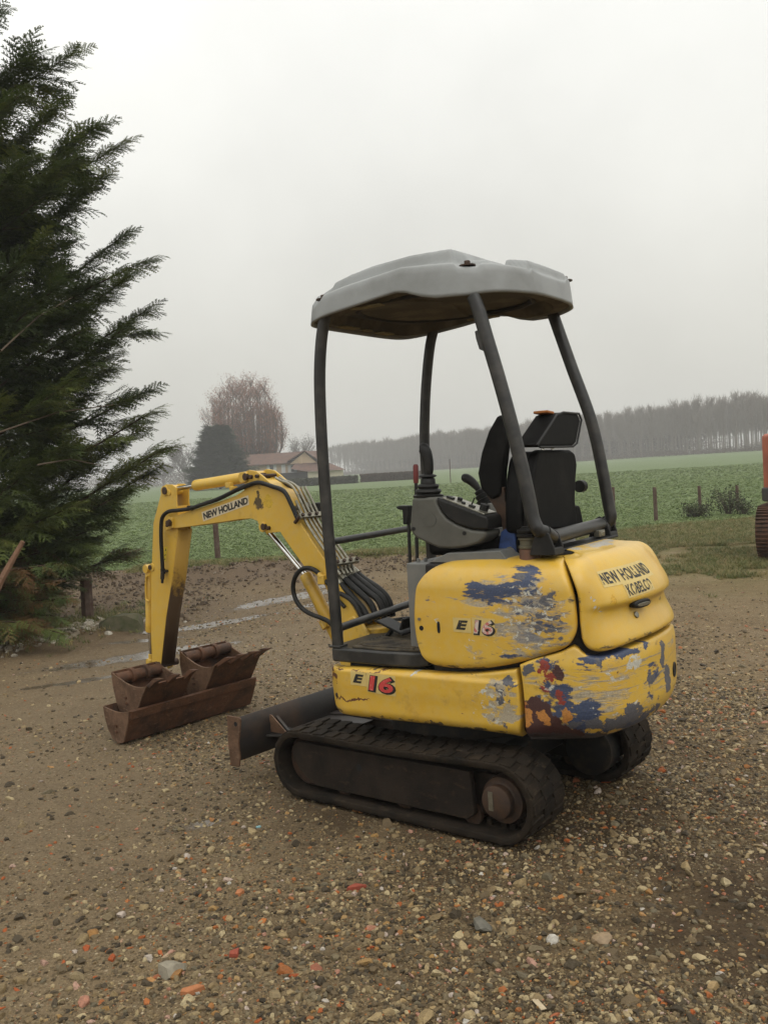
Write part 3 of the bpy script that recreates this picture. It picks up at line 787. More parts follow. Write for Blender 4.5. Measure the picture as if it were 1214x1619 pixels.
OUT = rr_outline(); rings = [1.0, .999, .997, .993, .987, .98, .972, .963, .953] + [.953 - .0135 * k for k in range(1, 69)] + [.02]
P = []
for a, b in OUT:
    row = []
    x, y = roof_xy(a, b); zr = rim_z(x, y); zt = top_z(x * .95, y * .95)
    for k, f in enumerate((0, .12, .35, .6, .80, .90)):   # skirt, leaning in towards the top
        q = 1.0 - .022 * f - .006 * f ** 8
        xx, yy = roof_xy(a * q, b * q); row.append(Vector((xx, yy, zr + (zt - .015 - zr) * f)))
    for q in rings[2:]:
        qq = q * .972
        xx, yy = roof_xy(a * qq, b * qq); ze = top_z(xx, yy); e = math.sqrt(max(1 - (1 - min((1 - q) / .035, 1)) ** 2, 0))
        row.append(Vector((xx, yy, (zr + (zt - .015 - zr) * .92) * (1 - e) + ze * e)))
    P.append(row)
mb = MB(); mb.grid(P, close_u=True); mb.add([r[-1] for r in P], [tuple(range(len(P)))])
roof = mb.build('canopy_roof', M['canopy'], EX, smooth=70)
sd = roof.modifiers.new('s', 'SOLIDIFY'); sd.thickness = .012; sd.offset = -1
# lining: a lower moulding inside the roof with a raised panel edge
mb = MB(); P = []
for a, b in OUT:
    row = []
    for q, dz in ((.965, .012), (.90, .006), (.84, .006), (.82, .035), (.80, .055), (.5, .06), (.05, .06)):
        xx, yy = roof_xy(a * q, b * q); row.append(Vector((xx, yy, rim_z(xx * (1 if q > .8 else .5), yy if q > .8 else 0) + dz)))
    P.append(row)
mb.grid(P, close_u=True); mb.add([r[-1] for r in P], [tuple(range(len(P)))])
lin = mb.build('lining', M['under'], roof, smooth=50)
mb = MB()
for a in (.05, .27): pass
for (x, y, sx, sy_) in ((.415, .16, .05, .13), (.415, -.16, .05, .12), (.12, .43, .16, .05), (-.02, -.43, .17, .05), (.415, .0, .03, .06)):
    mb.box((x, y, rim_z(x, y) + .004 - .001), (sx, sy_, .008))
mb.build('foam_strip', M['foam'], lin, bevel=.003)
mb = MB()
fr = [(.36, .37), (-.44, .37), (-.44, -.37), (.36, -.37)]
fr = chaikin([Vector((x, y, 2.315)) for x, y in fr], 2, True); mb.tube(fr + [fr[0]], .012, 8, False)
mb.build('lining_frame', M['dark'], roof)
mb = MB()
for x, y in BOLTS:
    z = top_z(x, y) + .002
    mb.lathe([(.035, 0), (.035, .006), (.013, .007), (.013, .022), (.010, .024)], (x, y, z), (0, 0, 1), 16)
mb.build('roof_bolt', M['rustdark'], roof)

# ---- hood handle, lock, holes in the side cover
def on(surf, u, v, off): 
    p = surf(u, v, 0); e = .004
    du = surf(u + e, v, 0) - surf(u - e, v, 0); dv = surf(u, v + e, 0) - surf(u, v - e, 0); n = du.cross(dv).normalized()
    c, nn = plan(u); n = n if n.dot(nn) > 0 or (abs(n.dot(nn)) < .2 and n.z > 0) else -n
    return p + n * off, n, du.normalized(), dv.normalized()
SH = lambda u, v, e=0: upper(u, v, e, True)
SC = lambda u, v, e=0: upper(u, v, e)
SS = lambda u, v, e=0: lower(u, v, e)
mb = MB(); A = []
for k in range(24):
    a = 2 * math.pi * k / 24; u = 1.692 + .066 * math.copysign(abs(math.cos(a)) ** .6, math.cos(a)); v = .942 + .017 * math.copysign(abs(math.sin(a)) ** .8, math.sin(a)) 
    A.append((u, v))
pc, n, du, dv = on(SH, 1.692, .955, 0)
def hp(u, v, off): q, _ = plan(u, .02); r = Vector((q.x, q.y, v)); _, m = plan(u); return r + m * off
mb.prism([hp(u, v, -.02) for u, v in A], [hp(u, v, .014) for u, v in A])
hd_ = mb.build('hood_handle', M['blackp'], hood, bevel=.006, seg=3)
mb = MB(); mb.prism([hp(1.692 + (u - 1.692) * .75, .940 + (v - .942) * .4, .010) for u, v in A], [hp(1.692 + (u - 1.692) * .75, .940 + (v - .942) * .4, .018) for u, v in A])
mb.build('handle_insert', M['pipe'], hd_, bevel=.002)
q, n, _, _ = on(SH, 1.672, .895, -.004)
mb = MB(); mb.cyl(q, q + n * .012, .014, 16); mb.build('hood_lock', M['pipe'], hood, bevel=.003)
mb = MB()
A = []
for k in range(20):
    a = 2 * math.pi * k / 20; A.append((.699 + .0075 * math.cos(a), .862 + .026 * math.copysign(abs(math.sin(a)) ** .5, math.sin(a))))
mb.prism([on(SC, u, v, .0012)[0] for u, v in A], [on(SC, u, v, -.002)[0] for u, v in A])
q, n, _, _ = on(SC, .612, .855, 0); mb.cyl(q - n * .004, q + n * .0012, .011, 16)
mb.build('slot_hole', M['hole'], cover)
q, n, _, _ = on(SC, .605, .895, 0)
mb = MB(); mb.cyl(q, q + n * .006, .007, 10); mb.build('screw', M['pipe'], cover)
# big round socket low on the counterweight, near its right edge
def SW(u, v, e=0): return lower(u, v, e, True)
q, n, _, _ = on(SW, 2.02, .60, 0)
mb = MB(); mb.lathe([(.028, -.01), (.034, .003), (.030, .006), (.022, .002)], q, n, 20); mb.build('socket_ring', M['dark'], cw)
q, n, _, _ = on(SS, .115, .515, 0)
mb = MB(); mb.cyl(q, q + n * .005, .010, 12); mb.build('bolt', M['rustdark'], skirt)

# ---- stickers and lettering laid on curved panels
def text_mesh(body, offset=0.0, shear=0.0, spacing=1.0, res=3):
    cu = bpy.data.curves.new('t', 'FONT'); cu.body = body; cu.offset = offset; cu.shear = shear; cu.space_character = spacing; cu.resolution_u = res; cu.fill_mode = 'FRONT'
    o = bpy.data.objects.new('t', cu); COL.objects.link(o)
    dg = bpy.context.evaluated_depsgraph_get(); me = bpy.data.meshes.new_from_object(o.evaluated_get(dg))
    bpy.data.objects.remove(o); bpy.data.curves.remove(cu)
    V = np.array([v.co[:2] for v in me.vertices]); F = [tuple(p.vertices) for p in me.polygons]
    bpy.data.meshes.remove(me)
    return V, F
def lay_text(name, mat, parent, body, fn, offset=0.0, shear=0.0, spacing=1.0, box=None, cut=None):
    """fn(x01, y01) -> point; text stretched to fill 0..1 x 0..1 (box = metric bounds of the plain text)"""
    V, F = text_mesh(body, offset, shear, spacing)
    V0 = V if box is None else box
    lo, hi = V0.min(0), V0.max(0)
    X = (V - lo) / (hi - lo)
    me = bpy.data.meshes.new(name)
    bm = bmesh.new(); vs = [bm.verts.new((x, y, 0)) for x, y in X]
    for f in F:
        try: bm.faces.new([vs[i] for i in f])
        except ValueError: pass
    for k in range(1, 14):
        g = bm.verts[:] + bm.edges[:] + bm.faces[:]
        bmesh.ops.bisect_plane(bm, geom=g, plane_co=(k / 14, 0, 0), plane_no=(1, 0, 0))
    for v in bm.verts: v.co = fn(v.co.x, v.co.y)
    bm.to_mesh(me); bm.free()
    return link(name, me, mat, parent)
def film(name, mat, parent, fn, x0=0, x1=1, y0=0, y1=1, nx=16, ny=4, round_=.0):
    mb = MB(); P = [[fn(x0 + (x1 - x0) * i / nx, y0 + (y1 - y0) * j / ny) for j in range(ny + 1)] for i in range(nx + 1)]
    mb.grid(P); return mb.build(name, mat, parent, fix=False)
def quad_fn(surf, a, b, c, d, off):
    """a=lower left, b=lower right, c=upper right, d=upper left in (u, v)"""
    def f(x, y):
        u = (a[0] * (1 - x) + b[0] * x) * (1 - y) + (d[0] * (1 - x) + c[0] * x) * y
        v = (a[1] * (1 - x) + b[1] * x) * (1 - y) + (d[1] * (1 - x) + c[1] * x) * y
        return on(surf, u, v, off)[0]
    return f
# hood: two lines
qa = ((1.474, 1.040), (1.890, 1.045), (1.868, 1.092), (1.466, 1.084))
bs = film('name_sticker', M['stickery'], hood, quad_fn(SH, *qa, .0012), -.02, 1.03, -.22, 1.22)
lay_text('lettering', M['wornink'], bs, 'NEW HOLLAND', quad_fn(SH, *qa, .0024), .030, 0, 1.06)
qb = ((1.608, .982), (1.822, .989), (1.816, 1.032), (1.604, 1.027))
bs = film('name_sticker', M['stickery'], hood, quad_fn(SH, *qb, .0012), -.05, 1.06, -.15, 1.12)
lay_text('lettering', M['wornink'], bs, 'KOBELCO', quad_fn(SH, *qb, .0024), .022, 0, 1.06)
# skirt: E16
def e16(surf, parent, eb, nb, worn_=False):
    s1 = film('model_sticker', M['stickery'], parent, quad_fn(surf, *eb, .0012), -.22, 1.22, -.28, 1.25)
    film('sticker_film', M['stickery'], s1, quad_fn(surf, *nb, .0011), -.09, 1.10, -.16, 1.16)
    lay_text('letter', M['decalblack'] if worn_ else M['ink'], s1, 'E', quad_fn(surf, *eb, .0024), .05, .25)
    V, _ = text_mesh('16', 0.02, .12, .95)
    lay_text('numeral_shadow', M['decalblack'] if worn_ else M['ink'], s1, '16', quad_fn(surf, *[(u + .004, v - .003) for u, v in nb], .0022), .085, .12, .95, box=V)
    lay_text('numeral', M['decalpink'] if worn_ else M['decalred'], s1, '16', quad_fn(surf, *nb, .0034), .028, .12, .95, box=V)
e16(SS, skirt, ((.230, .588), (.292, .586), (.292, .627), (.232, .629)), ((.318, .560), (.448, .552), (.450, .622), (.318, .628)))
e16(SC, cover, ((.785, .858), (.845, .856), (.845, .897), (.785, .898)), ((.872, .845), (.960, .842), (.962, .900), (.872, .902)), True)
# ================================================================== boom, arm and hydraulics (boom frame)
BL, BR_ = (.62, 0, 0), -R_(9.8)
def b_(px, py, y=.07): return FB.pt(px, py, 1, y)
def bxz(pts, y=.07): return [(b_(px, py, y).x, b_(px, py, y).z) for px, py in pts]
def bpart(mb, name, mat, parent=None, **k):
    return mb.build(name, mat, parent or EX, loc=None if parent else BL, rz=None if parent else BR_, **k)
top = [(270.5, 817), (280, 815), (294, 810), (322, 801), (350, 792), (372, 784), (386, 775), (387, 762), (383, 754), (387, 746), (394, 743), (405, 745), (413, 751), (421, 758), (432, 768), (441, 771), (449, 778), (459, 796), (474, 825), (492, 855), (516, 890), (537, 929), (553, 952), (572, 985)]
bot = [(560, 1008), (545, 1002), (531, 962), (509, 917), (482, 897), (466, 875), (452, 855), (443, 841), (434, 842), (426, 843), (417, 840), (411, 833), (407, 824), (398, 820), (380, 821), (355, 825), (325, 829), (300, 832.5), (280, 835), (267, 835), (262, 828), (264, 820)]
mb = MB(); ol = bxz(top + bot)
mb.slab_y(ol, .07, .058); mb.slab_y(ol, -.07, -.058)
inner_top = [(277, 818), (294, 813), (322, 804), (350, 795), (372, 787), (392, 777), (409, 757), (421, 762), (432, 771.5), (441, 775), (449, 782), (458, 799), (472, 827), (490, 857), (514, 892), (535, 931), (551, 955), (568, 985)]
inner_bot = [(558, 1003), (548, 998), (534, 962), (512, 917), (485, 895), (469, 873), (455, 853), (446, 839), (420, 816), (398, 817), (380, 818), (355, 822), (325, 826), (300, 829.5), (280, 832)]
mb.slab_y(bxz(inner_top + inner_bot), .0585, -.0585)
boom = bpart(mb, 'boom', M['boom'], bevel=.003, smooth=35)
tag(boom, 'yellow boom with an oily dark patch at its elbow')
# bosses and pins
def pin(px, py, r, y0, y1, mat, parent, name='pin', c=None):
    mb = MB(); p = b_(px, py, y0 if c is None else c)
    mb.lathe([(r * .75, 0), (r, .004), (r, abs(y1 - y0) - .004), (r * .75, abs(y1 - y0))], (p.x, max(y0, y1), p.z), (0, -1, 0), 20)
    return bpart(mb, name, mat, parent)
mb = MB()
for (px, py, r) in ((387.4, 754, .030), (416, 833, .028), (558, 1000, .034)):
    p = b_(px, py, .075); mb.cyl((p.x, .084, p.z), (p.x, -.084, p.z), r, 22)
p = b_(270, 827, .075); mb.slab_y([(p.x - .03, p.z - .03), (p.x + .05, p.z - .045), (p.x + .06, p.z), (p.x + .02, p.z + .04), (p.x - .03, p.z + .03)], .080, .068)
bpart(mb, 'boss', M['yellow'], boom, bevel=.003)
mb = MB()
for (px, py, r) in ((387.4, 754, .021), (405, 753, .010), (416, 833, .019), (423, 835, .011), (558, 1000, .013), (395, 754, .012)):
    p = b_(px, py, .085); mb.cyl((p.x, .089, p.z), (p.x, -.089, p.z), r, 18)
p = b_(268.5, 827, .085); mb.cyl((p.x, .105, p.z), (p.x, -.095, p.z), .021, 6); mb.cyl((p.x - .015, .095, p.z + .02), (p.x + .02, .095, p.z - .02), .010, 8)
bpart(mb, 'pin', M['rustdark'], boom, bevel=.003)
# sticker
def bq(a, b, c, d, y):
    A, B_, C_, D_ = (b_(*q, y) for q in (a, b, c, d))
    return lambda x, z: (A * (1 - x) + B_ * x) * (1 - z) + (D_ * (1 - x) + C_ * x) * z
sf = film('name_sticker', M['stickerp'], boom, bq((321.6, 824.5), (394, 797.8), (392.8, 783), (319, 809.8), .0712))
lay_text('lettering', M['ink'], sf, 'NEW HOLLAND', bq((323, 821.8), (392.8, 796.3), (391.2, 785.2), (321, 811.2), .0722), .042, 0, .95)
# swing casting at the boom foot
mb = MB()
o2 = bxz([(549, 979), (557, 974), (570, 983), (584, 1007), (584, 1035), (540, 1035), (542, 1000)], .10)
mb.slab_y(o2, .10, .082); mb.slab_y(o2, -.10, -.082)
x0 = min(x for x, z in o2); x1 = max(x for x, z in o2)
mb.slab_y([(x0, .45), (x1, .45), (x1, .66), (x0, .66)], .10, -.10)
mb.lathe([(.07, 0), (.07, .34)], ((x0 + x1) / 2 - .07, 0, .42), (0, 0, 1), 24)
bpart(mb, 'swing_bracket', M['muddy'], bevel=.006)
mb = MB(); mb.slab_z([(.36, .30), (.56, .10), (.60, 0), (.56, -.10), (.36, -.30)], .44, .50); mb.slab_z([(.36, .30), (.56, .10), (.60, 0), (.56, -.10), (.36, -.30)], .60, .66)
mb.cyl((.54, 0, .42), (.54, 0, .68), .045, 20)
mb.build('swing_post', M['dark'], EX, bevel=.006)
# arm
YA = .05
armL = [(255, 779), (256, 771), (262, 766), (272, 766), (279, 771), (279, 795), (282, 815), (281.5, 836), (272.5, 914), (263, 974), (254, 1058), (247, 1062), (241, 1047), (239, 1002), (239.2, 911), (240.3, 890), (242.7, 827), (250, 799)]
mb = MB(); oa = bxz(armL, YA)
mb.slab_y(oa, YA, YA - .010); mb.slab_y(oa, -YA, -YA + .010)
ia = bxz([(279, 800), (280, 836), (270.5, 914), (261, 974), (252.5, 1055), (242, 1045), (241, 1002), (241.4, 911), (242.3, 890), (245, 830), (251, 804)], YA)
mb.slab_y(ia, YA - .0105, -YA + .0105)
arm = bpart(mb, 'dipper_arm', [M['yellow']], bevel=.003)
# rear plate of the arm, caked with mud
A = [(282, 838), (273, 914), (263.5, 974), (255, 1052)]
pts = bxz(A, YA)
mb = MB(); nn = [(x - .001, z) for x, z in pts]
mb.grid([[Vector((x - .007, y, z)) for y in (-YA, -.02, .02, YA)] for x, z in pts for _ in (0,)])
ap = bpart(mb, 'arm_back_plate', M['armunder'], arm, fix=False); ap.modifiers.new('s', 'SOLIDIFY').thickness = .006
mb = MB()
for (px, py, r) in ((260.5, 776, .024), (237.5, 897, .016)):
    p = b_(px, py, .06); mb.cyl((p.x, .066, p.z), (p.x, -.066, p.z), r, 20)
p = b_(250, 1052, .06); mb.cyl((p.x, .08, p.z), (p.x, -.09, p.z), .022, 18)
bpart(mb, 'pin', M['rustdark'], arm, bevel=.003)
mb = MB()
for (px, py, r) in ((260.5, 776, .034), (267, 779, .018), (240, 897, .026)):
    p = b_(px, py, .055); mb.cyl((p.x, .057, p.z), (p.x, -.057, p.z), r, 20)
bpart(mb, 'boss', M['yellow'], arm, bevel=.003)
# little warning label on the arm
film('warning_sticker', simple('bright yellow label', (.70, .50, .02), .4, 0, .1, 30, 0), arm, bq((259, 888), (263, 887), (265, 864), (260, 865), YA + .0012), nx=2, ny=4)
mb = MB()
for (cx, cy, w, h) in ((262, 869, 1.1, 2.4), (261.4, 877, 1.2, 2.0), (261, 883.5, 1.0, 2.2)):
    q = [b_(cx - w, cy + h, YA + .002), b_(cx + w, cy + h * .6, YA + .002), b_(cx + w * .3, cy - h, YA + .002)]
    mb.add(q, [(0, 1, 2)])
bpart(mb, 'label_symbol', M['ink'], arm, fix=False)
# cylinders
def ram(name, p_eye, p_gland, p_end, rb, rr, mat=M['yellow']):
    """rod from the eye to the gland, barrel from the gland to the far pin"""
    mb = MB(); d = (p_gland - p_end).normalized()
    mb.lathe([(rr * 1.1, 0), (rb * .92, .002), (rb, .012), (rb, .07), (rb * .96, .075), (rb * .96, (p_gland - p_end).length - .03), (rb * .6, (p_gland - p_end).length)], p_gland, -d, 24)
    mb.cyl(p_end + Vector((0, .035, 0)), p_end - Vector((0, .035, 0)), rb * .95, 20)
    o = bpart(mb, name, mat, bevel=.002)
    mb = MB(); mb.cyl(p_gland - d * .02, p_eye, rr, 20); bpart(mb, 'piston_rod', M['chrome'], o)
    mb = MB(); mb.cyl(p_eye + Vector((0, .03, 0)), p_eye - Vector((0, .03, 0)), rr * 1.7, 20); mb.cyl(p_eye, p_eye + (p_gland - p_eye).normalized() * .05, rr * 1.35, 16); bpart(mb, 'rod_eye', mat, o, bevel=.003)
    return o, d
ac, d = ram('arm_cylinder', b_(264, 776, 0), b_(309, 767.5, 0), b_(390, 754.5, 0), .034, .0145)
mb = MB()   # hose port and banjo below the barrel
p = b_(366, 764, .02); mb.box((p.x, .035, p.z - .01), (.05, .03, .03)); p2 = b_(370, 772, .03); mb.cyl((p2.x, .055, p2.z), (p2.x, .01, p2.z), .014, 12)
bpart(mb, 'hose_port', M['yellow'], ac, bevel=.004)
bc, d = ram('boom_cylinder', b_(420, 834, 0), b_(483, 908, 0), b_(552, 1045, 0), .036, .0145)
mb = MB(); p = b_(522, 985, .04); mb.box((p.x + .03, .05, p.z), (.05, .03, .035)); mb.cyl((p.x + .05, .06, p.z + .01), (p.x + .02, .06, p.z - .03), .014, 10); bpart(mb, 'hose_port', M['yellow'], bc, bevel=.004)
mb = MB(); a, b = b_(466, 905, .0), b_(505, 1000, .0)
bu, d = ram('bucket_cylinder', b_(243.5, 1046, 0) + Vector((.028, 0, 0)), b_(241.5, 1000, 0) + Vector((.028, 0, 0)), b_(241, 899, 0) + Vector((.03, 0, 0)), .030, .013)
mb = MB(); g = [b_(*q, .035) + Vector((.055, 0, 0)) for q in ((243, 910), (240, 912), (238.5, 918), (238.5, 940), (239.5, 949), (244, 951))]
mb.tube(smooth_path(g, 3), .007, 8); bpart(mb, 'feed_pipe', M['yellow'], bu)
# hoses
def hose(pts, y, r, mat='blackp', name='hydraulic_hose', n=6, dy=None):
    P = [b_(px, py, (y if dy is None else dy[i])) for i, (px, py) in enumerate(pts)]
    mb = MB(); mb.tube(smooth_path(P, n), r, 10); return bpart(mb, name, M[mat])
h1 = hose([(257.5, 902), (256.5, 880), (255, 850), (255.5, 826), (259, 815), (268, 808.5), (285, 806.5), (301, 804), (322, 797), (345, 789), (375, 774.5), (392, 767.5), (404, 763.5), (412, 763), (422, 766), (432, 769.5), (443, 773), (451, 779), (459, 794), (470.5, 820)], .082, .0125)
mb = MB(); p = b_(259, 903, .07); mb.box((p.x, .062, p.z), (.05, .03, .014)); mb.box((p.x, .075, p.z), (.03, .02, .035))
mb.cyl(b_(257.5, 905, .08), b_(257, 916, .08), .014, 6); mb.cyl(b_(257, 916, .08), b_(256.8, 922, .08), .009, 10)
bpart(mb, 'hose_clamp', M['dark'], arm, bevel=.003)
mb = MB(); p = b_(303, 803, .07); mb.box((p.x, .075, p.z + .0), (.035, .035, .03)); bpart(mb, 'hose_clamp', M['dark'], boom, bevel=.003)
# steel pipes along the top of the boom
base_l = [Vector((q[0], 0, q[1])) for q in bxz([(424, 761), (434, 767), (443, 770), (451, 776), (461, 795), (474, 823), (492, 853), (516, 888), (531, 913)])]
def off_line(P, h):
    Q = []
    for i, p in enumerate(P):
        t = (P[min(i + 1, len(P) - 1)] - P[max(i - 1, 0)]).normalized(); n = Vector((-t.z, 0, t.x)); n = n if n.x + n.z > 0 or n.z > 0 else -n
        if n.z < 0: n = -n
        Q.append(p + n * h)
    return Q
for k, y in enumerate((.052, .022, -.006, -.034, -.062)):
    P = off_line(base_l, .020)
    s0 = 0 if k in (1, 2) else 3 if k else 4
    P = [Vector((p.x, y, p.z)) for p in P[s0:]]
    mb = MB(); mb.tube(smooth_path(P, 4), .0075, 10); bpart(mb, 'hydraulic_pipe', M['pipe'])
# big bent pipe standing off on the far side
P = [b_(*q, -.07) for q in ((430, 758), (445, 759), (462, 767), (474, 773), (482, 788), (492, 805), (501, 815))]
mb = MB(); mb.tube(smooth_path(P, 3), .010, 10); bpart(mb, 'hydraulic_pipe', M['pipe'])
P = [b_(*q, -.04) for q in ((424, 762), (436, 760), (452, 765), (466, 777), (478, 790), (483, 798))]
mb = MB(); mb.tube(smooth_path(P, 4), .012, 10); h2 = bpart(mb, 'hydraulic_hose', M['blackp'])
mb = MB(); a, b = b_(483, 797, -.04), b_(494, 815, -.04)
mb.cyl(a, a.lerp(b, .4), .015, 8); mb.cyl(a.lerp(b, .45), a.lerp(b, .7), .013, 6); mb.cyl(a.lerp(b, .4), b, .009, 8)
a, b = b_(469, 800, .03), b_(475, 814, .03); mb.cyl(a, a.lerp(b, .4), .015, 8); mb.cyl(a.lerp(b, .5), b, .012, 6)
bpart(mb, 'hose_fitting', M['pipe'], h2)
# clamp bars over the pipes
def clampbar(px0, px1, ya, yb, name='pipe_clamp'):
    p = b_(*px0, ya); q = b_(*px1, yb); 
    t = (base_l[6] - base_l[5]).normalized(); n = Vector((-t.z, 0, t.x)); n = -n if n.z < 0 else n
    p.y, q.y = ya, yb; q.x, q.z = p.x, p.z
    c = (p + q) / 2
    rot = Matrix((t, Vector((0, 1, 0)), n)).transposed()
    mb = MB(); mb.box(c + n * .012, (.030, abs(ya - yb), .022), rot); o = bpart(mb, name, M['pipe'], bevel=.003)
    mb = MB()
    for k in range(4):
        w = p.lerp(q, .08 + .28 * k) ; mb.cyl(w + n * .02, w + n * .032, .010, 6)
    mb.cyl(p - t * .0 - n * .04, p + n * .012, .010, 8)
    bpart(mb, 'bolt', M['rustdark'], o)
clampbar((472, 819), (508, 812), .085, -.095)
clampbar((527, 893), (560, 886), .075, -.095)
# fat black hoses falling from the lower clamp to the deck
hs = [([(530, 912), (543, 928), (560, 947), (574, 963), (585, 985)], .045), ([(536, 905), (552, 922), (572, 940), (587, 956), (597, 982)], .015), ([(543, 902), (560, 918), (582, 936), (599, 951), (608, 978)], -.02),
      ([(550, 900), (566, 914), (588, 931), (606, 948), (613, 975)], -.05), ([(556, 898), (574, 914), (598, 930), (614, 948), (621, 975)], -.085)]
for i, (pts, y) in enumerate(hs):
    o = hose(pts, y, .0165)
    mb = MB(); a, b = b_(*pts[0], y), b_(*pts[1], y); d = (b - a).normalized()
    mb.cyl(a - d * .05, a - d * .02, .0115, 6); mb.cyl(a - d * .018, a + d * .012, .015, 6); mb.cyl(a + d * .014, a + d * .055, .0185, 12)
    bpart(mb, 'hose_fitting', M['pipe'], o, bevel=.001)
hose([(537, 938), (550, 945), (563, 958), (575, 985)], .075, .012)
hose([(508, 912), (500, 903), (488, 898), (476, 901), (467, 912), (463.5, 928), (467, 946), (477, 961), (492, 971), (508, 977), (520, 983), (529, 992)], .09, .0125)
hose([(507, 911), (520, 925), (532, 945), (545, 960)], .085, .010)
mb = MB(); mb.cyl(b_(504, 907, .09), b_(509, 913, .09), .015, 6); p = b_(511, 916, .08); mb.box((p.x, .085, p.z), (.05, .03, .05)); bpart(mb, 'hose_bracket', M['yellow'], boom, bevel=.004)
mb = MB(); p = b_(502, 803, -.10); mb.box((p.x, p.y - .02, p.z), (.05, .09, .06)); wl = bpart(mb, 'work_lamp', M['blackp'], bevel=.008)

# ================================================================== undercarriage
TRZ = YT - YU
def tpart(mb, name, mat, parent=None, **k): return mb.build(name, mat, parent or EX, rz=None if parent else TRZ, **k)
LT, RFR, RRE, WT, TW = 1.462, .165, .172, 1.155, .262
hf, hr = LT / 2 - RFR, -(LT / 2 - RRE)
def loop_pts(inset=0.0, step=.02):
    """closed loop: list of (x, z, nx, nz), rear -> bottom -> front -> top"""
    Q = []
    rf, rr = RFR - inset, RRE - inset
    n = max(int(math.pi * RFR / step), 6)
    L_ = hf - hr; m = int(L_ / step)
    for k in range(m): f = k / m; Q.append((hr + L_ * f, inset, 0, -1))
    for k in range(n): a = -math.pi / 2 + math.pi * k / n; Q.append((hf + rf * math.cos(a), RFR + rf * math.sin(a), math.cos(a), math.sin(a)))
    for k in range(m):
        f = k / m; x = hf - L_ * f; z = (RFR * 2) * (1 - f) + (RRE * 2) * f - inset - .010 * math.sin(math.pi * f) ** 2; Q.append((x, z, 0, 1))
    for k in range(n): a = math.pi / 2 + math.pi * k / n; Q.append((hr + rr * math.cos(a), RRE + rr * math.sin(a), math.cos(a), math.sin(a)))
    return Q
def make_track(sgn):
    y1, y0 = sgn * WT / 2, sgn * (WT / 2 - TW)
    sec = [(0, .010, 0), (.004, .016, 0), (.02, .016, 0), (.5, .014, 0), (.98, .016, 0), (.996, .016, 0), (1, .010, 0), (1, -.002, 0), (.985, -.014, 0), (.5, -.016, 0), (.015, -.014, 0), (0, -.002, 0)]
    mb = MB(); P = []
    for x, z, nx, nz in loop_pts(.018):
        P.append([Vector((x + nx * (h - .004), y0 + (y1 - y0) * f, z + nz * (h - .004))) for f, h, _ in sec] + [Vector((x + nx * (sec[0][1] - .004), y0, z + nz * (sec[0][1] - .004)))])
    mb.grid(P, close_u=True)
    # outer tread blocks in two staggered rows, inner guide lugs
    LP = loop_pts(.006, .0105); n = len(LP)
    def frame(i): x, z, nx, nz = LP[i % n]; return Vector((x, 0, z)), Vector((nx, 0, nz)), Vector((nz, 0, -nx))
    i = 0; k = 0
    while i < n - 3:
        p, nn, tt = frame(i)
        for (ya, yb, sh) in ((.02, .36, 0), (.33, .67, .5), (.64, .98, 0)):
            q, n2, t2 = frame(int(i + sh * 7))
            w = abs(y1 - y0) * (yb - ya) ; c = q + Vector((0, y0 + (y1 - y0) * (ya + yb) / 2, 0)) + n2 * .000
            rot = Matrix((t2, Vector((0, 1, 0)), n2)).transposed() @ Matrix.Rotation(R_(12 * (1 if k % 2 else 1)), 3, 'Z')
            j = random.uniform(-.001, .001)
            mb.box(c + n2 * (j - .002), (.050, w * .97, .016), rot)
        p, nn, tt = frame(i + 3)
        for yy in (.40, .60):
            c = p + Vector((0, y0 + (y1 - y0) * yy, 0)) - nn * .038
            mb.box(c, (.028, .022, .034), Matrix((tt, Vector((0, 1, 0)), nn)).transposed())
        i += 7; k += 1
    tr = tpart(mb, 'rubber_track', M['rubber'], bevel=.004, smooth=30)
    # side frame
    yo = y1 - sgn * .035; 
    def tx(px, py): p = FT.pt(px, py, 1, WT / 2 - .035); return (p.x, p.z)
    pl = [tx(*q) for q in ((462, 1177), (470, 1172), (742, 1220), (750, 1287), (739, 1296), (500, 1243), (474, 1218), (464, 1198))]
    mb = MB(); mb.slab_y(pl, yo, yo - sgn * .03)
    mb.slab_y([(-.60, .08), (.60, .07), (.62, .24), (-.60, .26)], yo - sgn * .06, yo - sgn * .17)
    fr = tpart(mb, 'track_frame', M['frame'], tr, bevel=.006)
    mb = MB(); c = tx(567.5, 1214); mb.cyl((c[0], yo + sgn * .001, c[1]), (c[0], yo - sgn * .004, c[1]), .016, 18); tpart(mb, 'grease_hole', M['hole'], fr)
    # drive hub and sprocket at the rear
    c = tx(796, 1275); c = (hr + .01, RRE - .003)
    mb = MB(); mb.lathe([(.03, 0), (.095, .004), (.100, .02), (.10, .06), (.07, .065), (.07, .16)], (c[0], y1 - sgn * .055, c[1]), (0, -sgn, 0), 36)
    for k in range(14):
        a = 2 * math.pi * k / 14; mb.box((c[0] + .112 * math.cos(a), y1 - sgn * .13, c[1] + .112 * math.sin(a)), (.03, .03, .022), (0, -a, 0))
    hb = tpart(mb, 'sprocket', M['rustdark'], tr, smooth=40)
    mb = MB(); mb.lathe([(.060, 0), (.068, .004), (.070, .010), (.070, .035), (.078, .04), (.078, .05)], (c[0] + .008, y1 - sgn * .018, c[1]), (0, -sgn, 0), 32)
    hc = tpart(mb, 'hub_cap', M['rustdark'], hb, smooth=40)
    mb = MB(); mb.box((c[0] + .030, y1 - sgn * .0165, c[1] + .004), (.022, .003, .078)); tpart(mb, 'metal_tag', M['pipe'], hc)
    mb = MB(); mb.lathe([(.03, 0), (.118, .004), (.118, .10), (.08, .11)], (c[0], y0 + sgn * .035, c[1]), (0, -sgn, 0), 28); tpart(mb, 'hub_shade_cover', M['dark'], tr, smooth=40)  # dark cover added inboard so the sprocket sinks into shade
